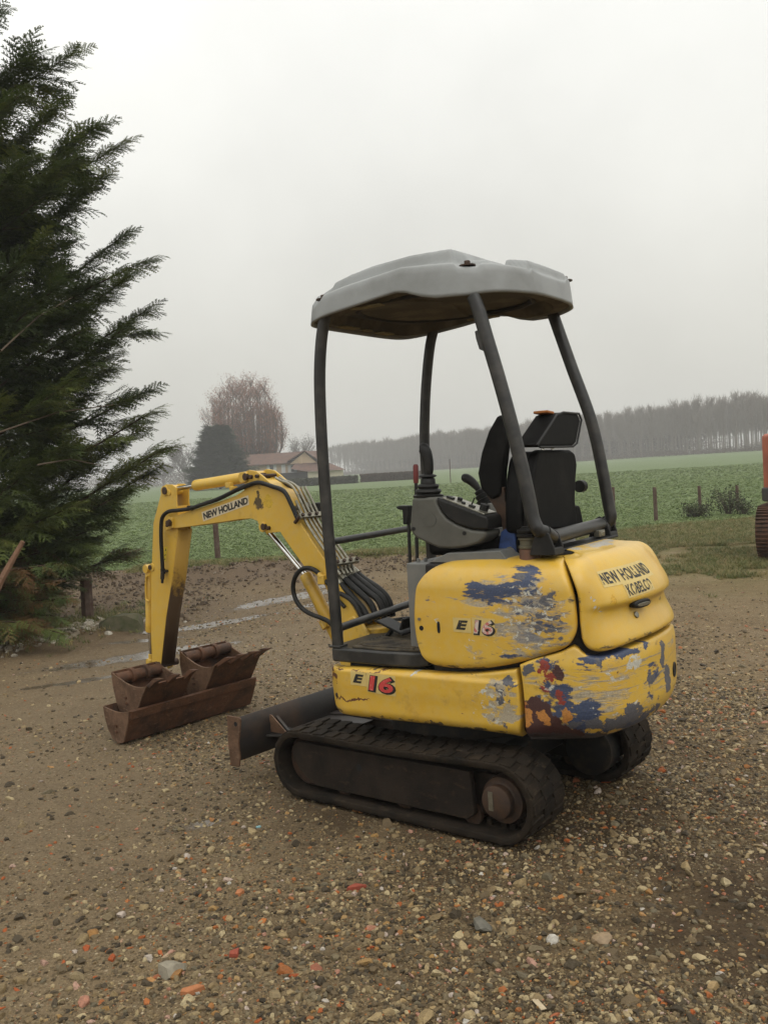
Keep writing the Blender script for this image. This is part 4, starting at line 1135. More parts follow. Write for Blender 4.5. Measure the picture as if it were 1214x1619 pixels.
    for x in (-.385, -.02, .34):
        mb = MB(); mb.lathe([(.02, 0), (.045, .004), (.048, .02), (.035, .03), (.035, .09), (.048, .1), (.045, .12)], (x, y1 - sgn * .07, .075), (0, -sgn, 0), 24)
        tpart(mb, 'track_roller', M['rustdark'], tr, smooth=40)
    mb = MB(); mb.lathe([(.03, 0), (.11, .004), (.125, .02), (.125, .1), (.11, .12)], (hf, y1 - sgn * .07, RFR), (0, -sgn, 0), 32)
    tpart(mb, 'idler_wheel', M['rustdark'], tr, smooth=40)
    return tr
tr1 = make_track(1); tr2 = make_track(-1)
mb = MB()
mb.box((0, 0, .235), (.52, .62, .11)); mb.box((.25, .0, .19), (.14, .90, .10)); mb.box((-.28, 0, .19), (.14, .90, .10)); mb.lathe([(.30, 0), (.30, .02), (.24, .03)], (0, 0, .285), (0, 0, 1), 36)
tpart(mb, 'undercarriage_frame', M['dark'], bevel=.01)
# lumps of earth lying on the belts
# dozer blade
mb = MB(); x = 1.03
prof = [(x + .035, .315), (x + .012, .29), (x - .002, .24), (x - .004, .18), (x + .010, .12), (x + .035, .085), (x + .045, .085), (x + .022, .12), (x + .008, .18), (x + .010, .24), (x + .024, .285), (x + .043, .31)]
mb.slab_y(prof, .530, -.530)
bl = tpart(mb, 'dozer_blade', M['blade'], bevel=.003)
for s_ in (1, -1):
    mb = MB(); y = s_ * .535
    mb.slab_y([(x + .055, .335), (x - .035, .335), (x - .045, .325), (x - .035, .26), (x - .018, .20), (x - .022, .13), (x - .012, .075), (x + .05, .070), (x + .06, .2)], y, y + s_ * .012)
    e = tpart(mb, 'end_plate', M['rustl'], bl, bevel=.003)
    mb = MB(); mb.cyl((x - .010, y - s_ * .001, .298), (x - .010, y + s_ * .0135, .298), .012, 16); tpart(mb, 'hole', M['hole'], e)
mb = MB()
for s_ in (1, -1):
    mb.slab_y([(x + .0, .27), (x - .10, .19), (x - .30, .17), (x - .62, .19), (x - .62, .12), (x - .3, .10), (x, .11)], s_ * .245 + .010, s_ * .245 - .010)
    mb.slab_z([(x, s_ * .34), (x - .12, s_ * .28), (x - .60, s_ * .25), (x - .60, s_ * .20), (x - .12, s_ * .20), (x, s_ * .16)], .175, .187)
mb.slab_z([(x, .20), (x - .30, .20), (x - .30, -.20), (x, -.20)], .165, .175)
tpart(mb, 'blade_arm', M['blade'], bl, bevel=.003)
mb = MB(); mb.slab_y([(x + .002, .285), (x - .012, .285), (x - .13, .195), (x + .002, .195)], .298, .290); tpart(mb, 'gusset', M['rustl'], bl)

# ================================================================== buckets lying on the ground
G0 = W(197, 1176, 2, 0.0); YW = R_(50)
FK = Frame(G0.x, G0.y, YW)
def bucket(name, label, x0, width, sec_px, sag, teeth=0, tooth=(-.075, .035), plate_mat='rustl', wall='rust', bar=True, lip=None, xr=None):
    root = empty(name, (G0.x, G0.y, 0), YW); tag(root, label, 'bucket', None)
    sec = [FK.pt(px, py, 0, x0) for px, py in sec_px]; sec = [(p.y, p.z) for p in sec]     # from back top, down round the floor, to the lip
    cy = sum(p[0] for p in sec) / len(sec); cz = sum(p[1] for p in sec) / len(sec)
    inn = []
    for i, (y, z) in enumerate(sec):
        a = sec[max(i - 1, 0)]; b = sec[min(i + 1, len(sec) - 1)]; t = Vector((b[0] - a[0], b[1] - a[1])).normalized(); n = Vector((-t.y, t.x))
        if n.dot(Vector((cy - y, cz + .1 - z))) < 0: n = -n
        inn.append((y + n.x * .010, z + n.y * .010))
    mb = MB(); mb.slab_x(sec + inn[::-1], x0, x0 + width)
    sh = mb.build('shell', M[wall], root, bevel=.002)
    # cheeks with a hollowed top edge
    a, b = sec[0], sec[-1]; tope = []
    for k in range(1, 10):
        f = k / 10; tope.append((b[0] + (a[0] - b[0]) * f, b[1] + (a[1] - b[1]) * f - sag * 4 * f * (1 - f) * (1.25 - .5 * f)))
    for xx in (x0, x0 + width):
        mb = MB(); mb.slab_x(sec + tope, xx - .006, xx + .006)
        ck = mb.build('cheek_plate', M[plate_mat], root, bevel=.002)
        if xx == x0:
            mb = MB()
            for dz in (.0, .035): mb.cyl((xx - .016, cy + dz * .1, cz - .03 + dz), (xx, cy + dz * .1, cz - .03 + dz), .009, 8)
            mb.build('bolt', M['rust'], ck)
    if bar:
        yb, zb = a[0] - .035, a[1] - .045
        mb = MB(); mb.tube([(x0, yb, zb), (x0 + width, yb, zb)], .036, 18)
        br = mb.build('pin_tube', M['rust'], root)
        mb = MB()
        for f in (.30, .62): mb.lathe([(.036, 0), (.050, .002), (.050, .026), (.036, .028)], (x0 + width * f, yb, zb), (1, 0, 0), 18)
        mb.build('hanger_ring', M['rust'], br)
    dl = Vector((sec[-1][0] - sec[-2][0], sec[-1][1] - sec[-2][1])).normalized()
    for k in range(teeth):
        xc = x0 + .035 + (width - .07) * k / max(teeth - 1, 1); y, z = sec[-1]; ty, tz = tooth
        mb = MB()
        base = [(xc - .024, y + .006, z - .02), (xc + .024, y + .006, z - .02), (xc + .018, y + ty * .55 + .008, z + tz * .5), (xc - .018, y + ty * .55 + .008, z + tz * .5)]
        up_ = [Vector(b_2) + Vector((0, .016, .020)) for b_2 in base]
        tip = [(xc - .005, y + ty, z + tz), (xc + .005, y + ty, z + tz)]
        vs = [Vector(q) for q in base] + up_ + [Vector(q) for q in tip]
        mb.add(vs, [(0, 3, 2, 1), (4, 5, 6, 7), (0, 1, 5, 4), (0, 4, 7, 3), (1, 2, 6, 5), (3, 8, 9, 2), (7, 6, 9, 8), (3, 7, 8), (2, 9, 6)])
        mb.build('tooth', M['rust'], root, bevel=.002)
    if lip:
        mb = MB(); (y0_, z0_), (y1_, z1_) = sec[-1], sec[-2]
        n = Vector((-(z1_ - z0_), (y1_ - y0_))).normalized()
        if n.dot(Vector((y0_ - cy, z0_ - cz))) < 0: n = -n
        A = [(y0_ + n.x * .001, z0_ + n.y * .001), (y0_ + (y1_ - y0_) * lip, z0_ + (z1_ - z0_) * lip)]
        A = A + [(A[1][0] + n.x * .010, A[1][1] + n.y * .010), (A[0][0] + n.x * .010, A[0][1] + n.y * .010)]
        mb.slab_x(A, x0 + .004, x0 + width - .004); mb.build('cutting_edge', M[wall], root, bevel=.002)
    return root
bucket('grading_bucket', 'long rusty smooth-lipped grading bucket lying on the gravel under two toothed buckets', 0, 1.01,
       [(164, 1116), (167, 1133), (172, 1151), (180, 1168), (189, 1175.5), (197, 1174), (201, 1156), (204, 1140), (205.5, 1125)], .018, 0, bar=False, lip=.9)
bucket('digging_bucket', 'smaller rusty toothed bucket nearest the boom tip, left end of the grading bucket', .09, .335,
       [(177, 1062), (180, 1085), (186, 1112), (192, 1128), (205, 1136), (218, 1126), (226, 1102), (233, 1085)], .035, 3, (-.115, .050))
bucket('digging_bucket', 'bigger rusty toothed bucket with four pointed teeth, right end of the grading bucket', .60, .385,
       [(285, 1029), (286, 1052), (291, 1080), (298, 1098), (310, 1106), (324, 1096), (332, 1076), (341, 1052)], .045, 4, (-.165, .062))
M['bark'] = simple('brown conifer bark', (.075, .048, .034), .85, 0, .4, 8, .6, 40, .2)
# ================================================================== GROUND
def lines(a, b, fine0, fine1, step, grow=1.18, mx=60):
    L = list(np.arange(fine0, fine1 + 1e-6, step)); s = step; x = fine0
    while x > a: s = min(s * grow, mx); x -= s; L.insert(0, max(x, a))
    s = step; x = L[-1]
    while x < b: s = min(s * grow, mx); x += s; L.append(min(x, b))
    return np.unique(np.array(L))
gx = lines(-900, 900, -4.2, 4.2, .05); gy = lines(-60, 1500, 1.2, 11.5, .055)
X, Y = np.meshgrid(gx, gy, indexing='ij')
def gheight(x, y):
    d = math.hypot(x, y - 5)
    if d > 40: return 0.0
    z = .020 * mnoise.noise((x * .55, y * .55, 0)) + .012 * mnoise.noise((x * 1.7, y * 1.7, 3)) + .006 * mnoise.noise((x * 6, y * 6, 7)) + .004 * mnoise.noise((x * 15, y * 15, 9))
    r = math.hypot((x - .3) / 1.5, (y - 4.6) / 1.5); z *= sstep(.55, 1.3, r) * .8 + .2
    z -= .012
    # churned earth along the field edge
    rg = math.exp(-((y - (16.2 + .12 * x)) / 1.3) ** 2) * sstep(1.5, -.5, x) * sstep(-9, -6, x)
    z += rg * (.09 + .10 * mnoise.noise((x * .9, y * .9, 4)) + .07 * mnoise.noise((x * 3.1, y * 3.1, 6)))
    rg = math.exp(-((x + 3.3) / .75) ** 2 - ((y - 9.9) / .9) ** 2); z += rg * .10
    return z * sstep(40, 25, d)
Z = np.array([[gheight(x, y) for y in gy] for x in gx])
V = np.stack([X.ravel(), Y.ravel(), Z.ravel()], 1); ni, nj = X.shape
I = (np.arange(ni - 1)[:, None] * nj + np.arange(nj - 1)[None, :]).ravel()
F = np.stack([I, I + nj, I + nj + 1, I + 1], 1)
me = fast_mesh('ground', V, F); me.polygons.foreach_set('use_smooth', [True] * len(me.polygons))

def blob(t, pos, cx, cy, rx, ry, ang=0.0):
    """soft elliptical area of the ground in metres"""
    d = t.vmath('SUBTRACT', pos, (cx, cy, 0))
    m = t.n('ShaderNodeVectorRotate', {'Vector': d, 'Angle': -ang}, rotation_type='Z_AXIS').outputs[0]
    l = t.vmath('LENGTH', t.vmath('MULTIPLY', m, (1 / rx, 1 / ry, 0)))
    return t.n('ShaderNodeMapRange', {'Value': l, 'From Min': .3, 'From Max': 1.15, 'To Min': 1.0, 'To Max': 0.0}, interpolation_type='SMOOTHSTEP').outputs[0]
def ground_mat():
    t = NT('wet gravel and earth'); p = t.pos()
    big = t.noise(p, .45, 5, .6).outputs[0]; mid = t.noise(p, 2.2, 6, .65).outputs[0]; fin = t.noise(p, 38, 6, .7).outputs[0]
    col = t.ramp(mid, [(.30, (.062, .040, .021)), (.50, (.125, .088, .050)), (.68, (.195, .145, .088))])
    col = t.mix(t.step(big, .42, .62), col, (.165, .122, .074), 'MIX')
    # small stones
    v1 = t.vor(t.vmath('ADD', p, t.vmath('SCALE', t.noise(p, 9, 3).outputs[1], .02)), 62); v2 = t.vor(p, 130); v3 = t.vor(p, 26)
    sc = t.ramp(t.n('ShaderNodeSeparateColor', {0: v1.outputs['Color']}).outputs[0], [(0, (.028, .021, .012)), (.25, (.10, .073, .041)), (.5, (.20, .152, .090)), (.75, (.31, .245, .155)), (.93, (.44, .37, .26)), (.97, (.32, .10, .035))])
    sc2 = t.ramp(t.n('ShaderNodeSeparateColor', {0: v2.outputs['Color']}).outputs[0], [(0, (.028, .020, .012)), (.5, (.13, .096, .058)), (1, (.30, .24, .16))])
    pm = t.math('MULTIPLY', t.step(v1.outputs['Distance'], .011, .006) if False else t.n('ShaderNodeMapRange', {'Value': v1.outputs['Distance'], 'From Min': .50, 'From Max': .30, 'To Min': 0.0, 'To Max': 1.0}).outputs[0], t.step(fin, .40, .55))
    pm2 = t.math('MULTIPLY', t.n('ShaderNodeMapRange', {'Value': v2.outputs['Distance'], 'From Min': .55, 'From Max': .3, 'To Min': 0.0, 'To Max': 1.0}).outputs[0], .75)
    col = t.mix(pm2, col, sc2); col = t.mix(pm, col, sc)
    lane = t.math('MULTIPLY', blob(t, p, -1.75, 7.0, 2.1, 6.0, .12), .45); col = t.mix(lane, col, (.175, .142, .102))
    # dark mud behind and right of the machine; shade under it painted in too
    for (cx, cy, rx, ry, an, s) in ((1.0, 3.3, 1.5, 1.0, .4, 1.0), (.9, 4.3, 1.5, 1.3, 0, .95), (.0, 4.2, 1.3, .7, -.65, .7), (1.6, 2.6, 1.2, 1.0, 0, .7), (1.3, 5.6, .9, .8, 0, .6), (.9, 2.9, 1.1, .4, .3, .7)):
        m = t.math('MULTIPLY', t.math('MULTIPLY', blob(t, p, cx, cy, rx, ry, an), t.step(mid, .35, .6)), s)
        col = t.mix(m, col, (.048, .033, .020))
    # earth along the field, grass-less verge
    e = t.math('MULTIPLY', t.math('MAXIMUM', blob(t, p, -2.6, 15.6, 6, 2.6, .1), blob(t, p, -4.0, 11.5, 2.6, 3.5, .2)), t.step(mid, .25, .5))
    col = t.mix(e, col, t.mix(t.step(fin, .35, .7), (.075, .050, .032), (.15, .11, .072)))
    g = t.math('MULTIPLY', t.math('MAXIMUM', blob(t, p, 6.8, 15.6, 7.4, 7.4, .15), blob(t, p, -.5, 17.0, 2.4, .9, 0)), t.step(t.noise(p, .9, 7, .7).outputs[0], .30, .50))
    col = t.mix(g, col, t.mix(t.step(fin, .35, .65), (.080, .085, .030), (.19, .145, .075)))
    g2 = t.math('MULTIPLY', blob(t, p, 5.5, 15.5, 7, 5.5, .15), t.step(t.noise(p, 1.6, 6, .7).outputs[0], .50, .62)); col = t.mix(t.math('MULTIPLY', g2, .8), col, (.23, .18, .115))
    # standing water in the wheel ruts
    wet = None
    for (cx, cy, rx, ry, an) in ((-2.25, 8.6, 1.35, .24, .55), (-1.95, 10.2, 1.2, .22, .75), (-1.2, 12.1, 1.6, .35, .9), (-.9, 11.3, .5, .14, .9), (-2.6, 7.6, .6, .10, .5), (-.75, 13.3, 1.0, .25, 1.0), (-2.4, 9.3, .6, .12, .5), (-.95, 4.25, .18, .08, .3)):
        b = blob(t, p, cx, cy, rx, ry, an); wet = b if wet is None else t.math('MAXIMUM', wet, b)
    wn = t.math('ADD', t.math('MULTIPLY', wet, .75), t.math('MULTIPLY', t.math('SUBTRACT', t.noise(p, 5.5, 6, .65).outputs[0], .5), 1.3))
    water = t.step(wn, .42, .50); damp = t.step(wn, .15, .5)
    col = t.mix(t.math('MULTIPLY', damp, .45), col, (.06, .048, .036)); col = t.mix(t.math('MULTIPLY', water, .5), col, (.075, .062, .048))
    road = blob(t, p, -.9, 9.5, 3.2, 9, -.1)
    r = t.math('SUBTRACT', .86, t.math('MULTIPLY', t.step(big, .35, .6), .16)); r = t.math('SUBTRACT', r, t.math('MULTIPLY', water, .56), clamp=True)
    h = t.math('ADD', t.math('MULTIPLY', pm, .8), t.math('ADD', t.math('MULTIPLY', pm2, .4), t.math('MULTIPLY', fin, .8)))
    h = t.math('MULTIPLY', h, t.math('SUBTRACT', 1.0, t.math('MULTIPLY', water, .97)))
    nm = t.bump(h, .8, .008)
    col = t.n('ShaderNodeHueSaturation', {'Saturation': 1.13, 'Value': 1.0, 'Color': col}).outputs[0]
    return t.finish(col, r, 0, nm, t.math('ADD', .14, t.math('MULTIPLY', water, .4)))
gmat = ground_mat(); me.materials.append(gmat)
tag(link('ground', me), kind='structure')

# ---- the field
def fedge(x): return 17.3 + .42 * max(x + .5, 0) + (.25 * max(-3.5 - x, 0)) * -1.0
fx = lines(-900, 900, -12, 14, .25, 1.25, 60); T_ = np.concatenate([np.linspace(0, 1, 60) ** 2.2])
Vf = []; 
fh = lambda x, y: .045 + .03 * math.sin(x * .21 + y * .13) * sstep(18, 30, y) + .010 * max(x - 8, 0) * sstep(24, 140, y) * .9 * (1 if x < 90 else 90 / x)
FD = np.concatenate([np.linspace(0, 3, 13), 3 + (np.linspace(.02, 1, 46) ** 2.6) * 1100])
for x in fx:
    for d in FD:
        y = fedge(max(min(x, 14), -14)) + (x - 14) * .42 * 0 + d
        wob = .35 * mnoise.noise((x * .7, 1.3, 0)) * max(1 - d / 3, 0)
        Vf.append((x, y + wob, min(fh(x, y), 3.2) * sstep(-.01, .8, d) + .004 - .03 * (d == 0)))
ni, nj = len(fx), len(FD); I = (np.arange(ni - 1)[:, None] * nj + np.arange(nj - 1)[None, :]).ravel()
me = fast_mesh('field', np.array(Vf), np.stack([I, I + nj, I + nj + 1, I + 1], 1)); me.polygons.foreach_set('use_smooth', [True] * len(me.polygons))
t = NT('young green crop'); p = t.pos()
n1 = t.noise(p, 5, 7, .7).outputs[0]; n2 = t.noise(t.scaled(p, (.05, .012, 1)), 1, 5, .6).outputs[0]; n3 = t.noise(p, 24, 4, .7).outputs[0]
c = t.ramp(n1, [(.33, (.070, .095, .032)), (.52, (.098, .142, .048)), (.70, (.132, .185, .066))])
c = t.mix(t.math('MULTIPLY', t.step(n2, .45, .7), .4), c, (.115, .150, .062)); c = t.mix(t.math('MULTIPLY', t.step(n3, .62, .72), .35), c, (.13, .10, .06))
me.materials.append(t.finish(c, .75, 0, t.bump(t.math('ADD', n1, n3), .8, .05), .3)); tag(link('field', me), kind='structure')

# ================================================================== scattered ground cover (uncountable: one object each)
def scatter(name, pts, rot, scl, srcs, label=None, cat=None, idx=None):
    n = len(pts); me = bpy.data.meshes.new(name); me.vertices.add(n); me.vertices.foreach_set('co', np.asarray(pts, np.float32).ravel())
    a = me.attributes.new('rot', 'FLOAT_VECTOR', 'POINT'); a.data.foreach_set('vector', np.asarray(rot, np.float32).ravel())
    a = me.attributes.new('scl', 'FLOAT_VECTOR', 'POINT'); a.data.foreach_set('vector', np.asarray(scl, np.float32).ravel())
    a = me.attributes.new('idx', 'INT', 'POINT'); a.data.foreach_set('value', (np.arange(n) % len(srcs) if idx is None else idx).astype(np.int32))
    o = bpy.data.objects.new(name, me); COL.objects.link(o)
    g = bpy.data.node_groups.new(name, 'GeometryNodeTree'); g.interface.new_socket('Geometry', in_out='INPUT', socket_type='NodeSocketGeometry'); g.interface.new_socket('Geometry', in_out='OUTPUT', socket_type='NodeSocketGeometry')
    N = g.nodes; gi = N.new('NodeGroupInput'); go = N.new('NodeGroupOutput'); iop = N.new('GeometryNodeInstanceOnPoints'); jn = N.new('GeometryNodeJoinGeometry')
    for s in reversed(srcs):
        oi = N.new('GeometryNodeObjectInfo'); oi.inputs['Object'].default_value = s; oi.inputs['As Instance'].default_value = True
        g.links.new(oi.outputs['Geometry'], jn.inputs[0])
    def na(nm, tp):
        x = N.new('GeometryNodeInputNamedAttribute'); x.data_type = tp; x.inputs[0].default_value = nm; return [q for q in x.outputs if q.enabled][0]
    g.links.new(gi.outputs[0], iop.inputs['Points']); g.links.new(jn.outputs[0], iop.inputs['Instance']); iop.inputs['Pick Instance'].default_value = True
    g.links.new(na('idx', 'INT'), iop.inputs['Instance Index']); g.links.new(na('scl', 'FLOAT_VECTOR'), iop.inputs['Scale'])
    e = N.new('FunctionNodeEulerToRotation'); g.links.new(na('rot', 'FLOAT_VECTOR'), e.inputs[0]); g.links.new(e.outputs[0], iop.inputs['Rotation'])
    g.links.new(iop.outputs[0], go.inputs[0]); m = o.modifiers.new('g', 'NODES'); m.node_group = g
    tag(o, label, cat, None, 'stuff'); return o
def src(name, me, mat):
    me.materials.append(mat); return bpy.data.objects.new(name, me)
def stone_mesh(k, flat=.6, ang=.0):
    bm = bmesh.new(); bmesh.ops.create_icosphere(bm, subdivisions=2, radius=1); r = random.Random(k)
    for v in bm.verts:
        n = v.co.normalized(); d = 1 + .28 * mnoise.noise(n * 1.3 + Vector((k * 5, 0, 0))) + .10 * mnoise.noise(n * 3.5 + Vector((0, k * 3, 0)))
        v.co = Vector((n.x * d * (1.0 + .25 * (k % 3)), n.y * d, n.z * d * flat))
    for _ in range(5 + k % 4):   # broken faces
        nn = Vector((r.gauss(0, 1), r.gauss(0, 1), r.gauss(0, 1))).normalized(); c = r.uniform(.42, .72)
        for v in bm.verts:
            e = v.co.dot(nn) - c
            if e > 0: v.co -= nn * e * .97
    me = bpy.data.meshes.new('stone'); bm.to_mesh(me); bm.free(); me.polygons.foreach_set('use_smooth', [True] * len(me.polygons)); me.set_sharp_from_angle(angle=R_(26)); return me
def stone_mat(name, stops):
    t = NT(name); r = t.n('ShaderNodeObjectInfo').outputs['Random']; p = t.coord()
    c = t.ramp(r, stops); n = t.noise(t.vmath('ADD', p, t.vmath('SCALE', t.n('ShaderNodeCombineXYZ', {0: r, 1: r, 2: r}).outputs[0], 50.0)), 1.6, 6, .65)
    c = t.mix(t.math('MULTIPLY', t.step(n.outputs[0], .38, .68), .55), c, (.085, .065, .045))
    c = t.n('ShaderNodeHueSaturation', {'Saturation': 1.12, 'Value': 1.10, 'Color': c}).outputs[0]
    rr = t.n('ShaderNodeMapRange', {'Value': n.outputs[0], 'To Min': .42, 'To Max': .8}).outputs[0]
    return t.finish(c, rr, 0, t.bump(t.noise(p, 5, 5).outputs[0], .35, .15), .28)
SM = stone_mat('damp river gravel', [(0, (.018, .014, .008)), (.17, (.050, .038, .022)), (.36, (.120, .088, .050)), (.52, (.20, .148, .082)), (.64, (.115, .100, .066)), (.76, (.28, .21, .115)), (.88, (.40, .33, .205)), (.93, (.28, .17, .07)), (.965, (.33, .10, .045)), (1, (.45, .43, .38))])
stones = [src('stone_%d' % k, stone_mesh(k, .45 + .08 * (k % 4)), SM) for k in range(8)]
def gz(x, y): return gheight(x, y)
def stone_field(n, ymin, ymax, smin, smax, pw, dens=None, xpad=.3):
    P = []; S = []
    while len(P) < n:
        u = random.random(); y = ymin + (ymax - ymin) * u ** pw
        hw = y * .43 + xpad; x = random.uniform(-hw, hw)
        if dens and random.random() > dens(x, y): continue
        s = smin * (smax / smin) ** (random.random() ** 2.6)
        P.append((x, y, gz(x, y) + s * .02)); S.append(s)
    return P, S
def den(x, y):
    d = .35 + 1.3 * max(mnoise.noise((x * .8, y * .8, 12)) + .25, 0)
    d *= 1 - .75 * math.exp(-((x - .9) / .9) ** 2 - ((y - 3.1) / .6) ** 2)          # muddy patch behind the track
    d *= 1 - .88 * sstep(-.55, -1.3, x + .22 * (y - 3.6)) * sstep(2.2, 3.2, y)         # driven lane on the left
    if abs(x - .3) < .9 and 3.9 < y < 5.5: d *= .5
    if y > 9 and x > 2.5: d *= .3
    return min(d, 1)
P1, S1 = stone_field(120000, 2.1, 6.2, .0026, .0150, 1.35, den)
P2, S2 = stone_field(26000, 5.5, 13, .005, .018, 1.3, den)
def den2(x, y): return (1.3 * math.exp(-((x - 2.1) / 1.0) ** 2 - ((y - 5.2) / 1.4) ** 2) + .55 * math.exp(-((x + .3) / 1.2) ** 2 - ((y - 3.1) / .7) ** 2) + .12)
P3, S3 = stone_field(2400, 2.3, 8.5, .012, .030, 1.1, den2)
P = P1 + P2 + P3; S = np.array(S1 + S2 + S3); n = len(P)
rot = np.stack([rng.normal(0, .35, n), rng.normal(0, .35, n), rng.uniform(0, 6.28, n)], 1)
scatter('gravel', P, rot, np.stack([S, S, S], 1) * rng.uniform(.75, 1.25, (n, 3)), stones)
# brick and tile fragments, flat and sharp
BMt = stone_mat('broken brick and tile', [(0, (.26, .065, .03)), (.3, (.36, .10, .045)), (.55, (.42, .19, .08)), (.75, (.40, .25, .12)), (.9, (.22, .05, .03)), (1, (.50, .40, .28))])
def chip(k):
    bm = bmesh.new(); r = random.Random(k + 40); m = r.randint(4, 6); A = []
    for i in range(m): a = 2 * math.pi * i / m + r.uniform(-.3, .3); q = r.uniform(.6, 1.1); A.append((math.cos(a) * q * 1.3, math.sin(a) * q * .8))
    lo = [bm.verts.new((x, y, -.28)) for x, y in A]; hi = [bm.verts.new((x * .93, y * .93, .24 + r.uniform(-.06, .06))) for x, y in A]
    bm.faces.new(lo[::-1]); bm.faces.new(hi)
    for i in range(m): bm.faces.new((lo[i], lo[(i + 1) % m], hi[(i + 1) % m], hi[i]))
    bmesh.ops.bevel(bm, geom=bm.edges[:], offset=.06, segments=1, affect='EDGES'); bmesh.ops.recalc_face_normals(bm, faces=bm.faces)
    me = bpy.data.meshes.new('chip'); bm.to_mesh(me); bm.free(); return me
chips = [src('chip_%d' % k, chip(k), BMt) for k in range(5)]
Pc, Sc = stone_field(270, 2.15, 7.5, .009, .026, 1.2, lambda x, y: .25 + math.exp(-((x + .5) / .8) ** 2 - ((y - 3.0) / .6) ** 2))
n = len(Pc); Sc = np.array(Sc)
scatter('brick_rubble', Pc, np.stack([rng.normal(0, .2, n), rng.normal(0, .2, n), rng.uniform(0, 6.28, n)], 1), np.stack([Sc, Sc, Sc * .8], 1) * rng.uniform(.8, 1.25, (n, 3)), chips)
# a few pieces one would notice
def piece(name, label, cat, px, py, size, mat, kind='shard', rz=0.0, tilt=(0, 0)):
    b = W(px, py, 2, 0.0); z = gz(b.x, b.y)
    if kind == 'stone': me = stone_mesh(hash_(px), .62)
    elif kind == 'plank':
        m = MB(); m.box((0, 0, 0), (2.2, .75, .12)); m.box((1.15, .12, 0), (.35, .4, .12)); o_ = m.build(name, mat, None, bevel=.04, seg=1); me = None
    elif kind == 'stick':
        m = MB(); m.tube(smooth_path([(-2.4, 0, .1), (-.8, .22, .12), (.8, .05, .3), (2.3, .4, .25)], 4), [.16 - .008 * k for k in range(13)], 7); o_ = m.build(name, mat, None); me = None
    else: me = chip(hash_(px))
    if me is not None: o_ = link(name, me, mat)
    o_.location = (b.x, b.y, z + size * .22); o_.scale = (size, size, size); o_.rotation_euler = (tilt[0], tilt[1], rz); tag(o_, label, cat); return o_
def hash_(v): return int(v) % 17
TC = simple('terracotta', (.40, .15, .055), .8, 0, .3, 1.5, .3, 8); RB = simple('red brick', (.27, .055, .028), .85, 0, .3, 2, .4, 9)
piece('wood_scrap', 'pale beige strip of wood lying on the gravel at the bottom edge', 'wood scrap', 853, 1594, .024, simple('pale wood', (.46, .37, .24), .8, 0, .2, 2, .2, 12), 'plank', 1.9)
piece('wood_splinter', 'dark brown splinter of wood in the bottom right gravel', 'wood splinter', 1036, 1576, .030, M['bark'], 'stick', 2.0)
piece('tile_shard', 'orange terracotta shard near the bottom left of the gravel', 'tile shard', 305, 1568, .034, TC, rz=.5)
piece('tile_shard', 'orange shard right of centre in the gravel behind the track', 'tile shard', 378, 1410, .026, TC, rz=1.4)
piece('brick_piece', 'dark red piece of brick in the left foreground gravel', 'brick piece', 372, 1508, .028, RB, rz=.9)
piece('brick_piece', 'dark red brick corner below the middle of the near track', 'brick piece', 562, 1400, .032, RB, rz=.2)
piece('cobble', 'smooth tan cobble lying in the right foreground mud', 'cobble', 951, 1484, .034, simple('tan cobble', (.26, .18, .10), .6, 0, .3, 2, .2, 8), 'stone', .3)
piece('cobble', 'grey flat cobble sunk in the gravel at lower centre', 'cobble', 760, 1465, .046, simple('grey cobble', (.12, .11, .085), .7, 0, .3, 2, .2, 8), 'stone', .1)
piece('cobble', 'pale flat cobble at the lower left of the gravel', 'cobble', 268, 1538, .046, simple('pale cobble', (.25, .22, .16), .7, 0, .3, 2, .2, 8), 'stone', .9)
piece('plastic_chip', 'small pale blue chip on the gravel below the track front', 'plastic chip', 408, 1304, .013, simple('pale blue plastic', (.20, .36, .38), .5, 0, .1, 3, 0), rz=.3)
m_ = simple('mossy boulder', (.10, .085, .055), .85, 0, .3, 3, .5, 12, .2, (.055, .060, .028))
b = W(196, 1003, 2, 0); me = stone_mesh(3, .75); me.materials.append(m_); o = link('boulder', me); o.location = (b.x, b.y, .06); o.scale = (.30, .24, .24); tag(o, 'mossy brown boulder at the edge of the gravel beside the cypress', 'boulder')
# row of pale stones at the foot of the conifer and clods in the churned earth
Pr = []; Sr = []
for k in range(420):
    f = random.random() ** .8; x0, y0 = -3.9 + f * 1.35, 9.0 + f * 1.5
    x = x0 + random.gauss(0, .14); y = y0 + random.gauss(0, .14); s = random.uniform(.015, .055) * (.6 + .6 * f); Pr.append((x, y, gz(x, y) + s * .2)); Sr.append(s)
Sr = np.array(Sr); n = len(Pr)
scatter('kerb_stones', Pr, np.stack([rng.normal(0, .3, n), rng.normal(0, .3, n), rng.uniform(0, 6.28, n)], 1), np.stack([Sr, Sr, Sr], 1), [src('pale_%d' % k, stone_mesh(k + 20, .6), stone_mat('pale stone', [(0, (.17, .14, .10)), (.5, (.30, .26, .20)), (1, (.45, .42, .36))]) if k == 0 else bpy.data.materials['pale stone']) for k in range(4)])
CL = stone_mat('earth clod', [(0, (.05, .034, .022)), (.6, (.10, .07, .045)), (.9, (.16, .12, .08)), (1, (.25, .21, .16))])
Pr = []; Sr = []
for k in range(4200):
    if random.random() < .75: x = random.uniform(-7, 1.3); y = 15.6 + .12 * x + random.gauss(0, 1.0)
    else: x = random.uniform(-5, -2.2); y = random.uniform(10.2, 14.5)
    s = .010 * (4.2 ** (random.random() ** 2)); Pr.append((x, y, gz(x, y) + s * .1)); Sr.append(s)
Sr = np.array(Sr); n = len(Pr)
scatter('earth_clods', Pr, rng.uniform(0, 6.28, (n, 3)), np.stack([Sr, Sr, Sr], 1), [src('clod_%d' % k, stone_mesh(k + 30, .8), CL) for k in range(4)])
